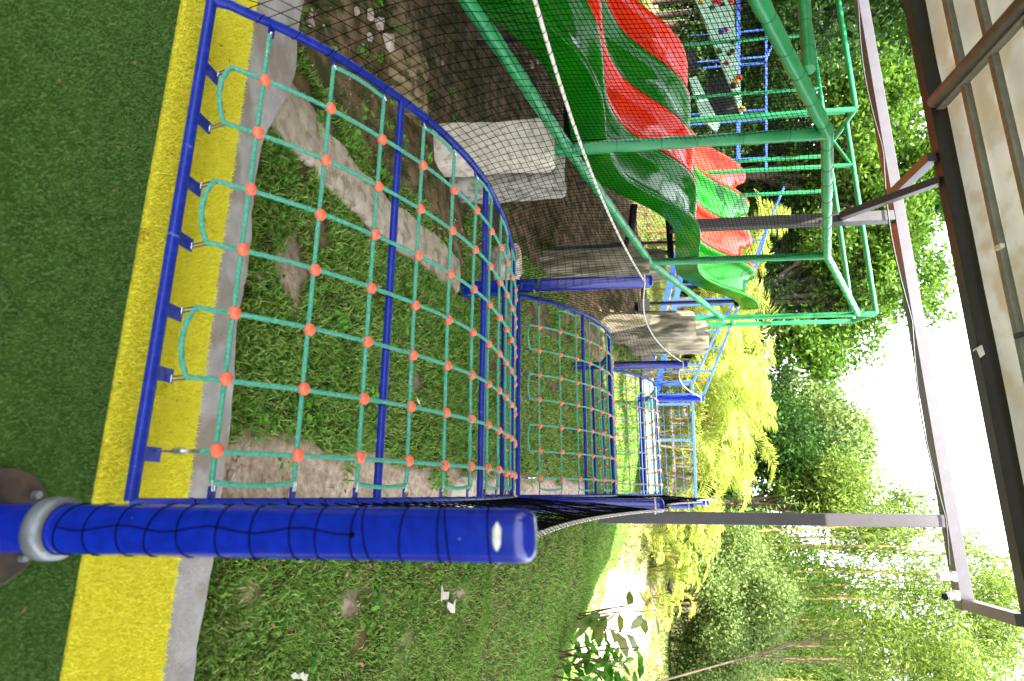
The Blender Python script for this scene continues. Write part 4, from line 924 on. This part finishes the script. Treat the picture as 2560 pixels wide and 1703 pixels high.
# palms
def palm(px, u, Y, spread, nf, label, seed, H=1.0, group='yellow-green palms beyond the blue fence'):
    R = random.Random(seed); a = bp(px, u, Y=Y); x, y, = a.x, Y; z = float(G(x, y)); hz = a.z
    T = thing('palm', (x, y, z), label, 'palm', group); mb = MB()
    for k_ in range(4):
        dx, dy = R.uniform(-.35, .35), R.uniform(-.3, .3); mb.tube([(x+dx*.5, y+dy*.5, z-.2), (x+dx, y+dy, (z+hz)/2), (x+dx*1.2, y+dy*1.2, hz)], [.035, .03, .022], 7)
    mb.build('stem', M_culm, T); VV = []
    for k_ in range(nf):
        an = R.uniform(0, 6.283); L_ = spread*R.uniform(.75, 1.2); el = R.uniform(.55, 1.4); st_ = np.array([x+R.uniform(-.35, .35), y+R.uniform(-.3, .3), hz+R.uniform(-1.1, .2)])
        dh = np.array([math.cos(an), math.sin(an), 0]); n_ = 34; t = np.linspace(0, 1, n_)
        rad = L_*(np.cos(el)*t+.25*t**2); up = L_*(math.sin(el)*t-.62*t**2.4)
        P = st_+dh*rad[:, None]+np.array([0, 0, 1])*up[:, None]; tg = np.gradient(P, axis=0); tg /= np.linalg.norm(tg, axis=1)[:, None]
        side = np.cross(dh, [0, 0, 1.]); nrm = np.cross(side, tg)
        for i in range(n_-1): VV.append([P[i]+side*.012, P[i+1]+side*.010, P[i+1]-side*.010, P[i]-side*.012])
        for sg in (-1, 1):
            for i in range(3, n_):
                l = L_*.30*math.sin(math.pi*min(1, .12+t[i]*.86))**.6*R.uniform(.85, 1.1); d = side*sg*.8+tg[i]*.55+nrm[i]*R.uniform(-.05, .35); d /= np.linalg.norm(d)
                wv = tg[i]*.018*(.8+spread*.2); b0 = P[i]; mid = b0+d*l*.55; tip = b0+d*l+np.array([0, 0, -.16*l]); VV.append([b0, mid+wv, tip, mid-wv])
    npmesh('crown', np.array(VV).reshape(-1, 3), np.arange(len(VV)*4).reshape(-1, 4), M_palm, T)
PL = [(1745, 610, 18, 1.7, 'palm leftmost of the yellow-green row, beside the padded frame'), (1800, 700, 19, 2.0, 'yellow palm rising just right of the padded frame'), (1765, 790, 18, 1.9, 'broad yellow palm behind the stone pillars'), (1800, 880, 19.5, 2.2, 'tall yellow palm above the third left blue post'), (1755, 950, 17.8, 1.7, 'low yellow palm close behind the fence corner'), (1790, 1030, 19, 2.1, 'full yellow palm behind the middle of the fence'), (1740, 1100, 18, 1.6, 'low palm behind the fence rail'), (1770, 1180, 19, 1.9, 'yellow palm behind the right part of the fence'), (1720, 1260, 18.5, 1.6, 'palm rightmost of the row before the grey column')]
for i, (px, u, Y, sp, lab) in enumerate(PL): palm(px+15, u, Y, sp*1.25, 15, lab, i+3)
for i_, (px_, u_, lab_) in enumerate([(1830, 640, 'back palm behind the leftmost yellow ones'), (1850, 800, 'back palm seen above the stone pillars'), (1860, 920, 'tallest back palm in the yellow-green bank'), (1850, 1060, 'back palm behind the fence middle'), (1810, 1160, 'back palm above the fence right part')]): palm(px_, u_, 22+i_*.3, 2.3, 14, lab_, 60+i_)
palm(1890, 560, 17.2, 1.5, 15, 'golden palm frond cluster curling up beside the padded frame end', 33)
palm(1700, 1360, 17.5, 1.35, 17, 'yellow palm just right of the grey column', 44); palm(1690, 1440, 18, 1.3, 15, 'small yellow palm in front of the shrubs on the right', 45)
palm(1660, 1510, 17.5, .9, 10, 'smallest palm at the foot of the shrubs on the right', 46)

# saplings in the right foreground, behind the crest
def sapling(px, u, Y, h, label, big, seed, nl=40):
    R = random.Random(seed); a = bp(px, u, Y=Y); x = a.x; z = float(G(x, Y)); T = thing('sapling', (x, Y, z), label, 'sapling'); mb = MB(); VV = []
    for k_ in range(5 if not big else 4):
        dx = R.uniform(-.35, .3); hh = h*R.uniform(.6, 1.05); p0_ = Vector((x+R.uniform(-.08, .08), Y, z-.05)); p1_ = Vector((x+dx, Y+R.uniform(-.2, .2), z+hh)); mb.tube([p0_, p0_.lerp(p1_, .5)+Vector((dx*.15, 0, 0)), p1_], [.012, .010, .005], 6)
        for j in range(nl//5):
            t = R.uniform(.25, 1); b0 = p0_.lerp(p1_, t); d = Vector((R.uniform(-1, 1), R.uniform(-.7, .7), R.uniform(-.5, .6))).normalized(); L_ = (.44 if big else .24)*R.uniform(.6, 1.15); wd = L_*.21
            sd2 = d.cross(Vector((R.uniform(-1, 1), R.uniform(-1, 1), .6))).normalized(); st2 = b0+d*.05
            for q0, q1, w0, w1 in ((0, .35, .0, 1), (.35, .7, 1, .8), (.7, 1, .8, 0)):
                c0 = st2+d*L_*q0-Vector((0, 0, L_*.25*q0*q0)); c1 = st2+d*L_*q1-Vector((0, 0, L_*.25*q1*q1)); VV.append([c0+sd2*wd*w0, c1+sd2*wd*w1, c1-sd2*wd*w1, c0-sd2*wd*w0])
    mb.build('stem', M_stem, T); V = np.array([tuple(p_) for q_ in VV for p_ in q_]); npmesh('leaves', V, np.arange(len(V)).reshape(-1, 4), M_sapl if big else M_weed, T)
sapling(1500, 1545, 9.6, 1.25, 'sapling with bare reddish stems and a few big drooping bronze leaves', True, 3, 22)
sapling(1440, 1640, 9.2, 1.15, 'bushy green sapling with pointed leaves at the right edge', False, 4, 55)
sapling(1450, 1690, 9.0, 1.3, 'green leafy sapling at the very edge behind the bushy one', False, 6, 50)
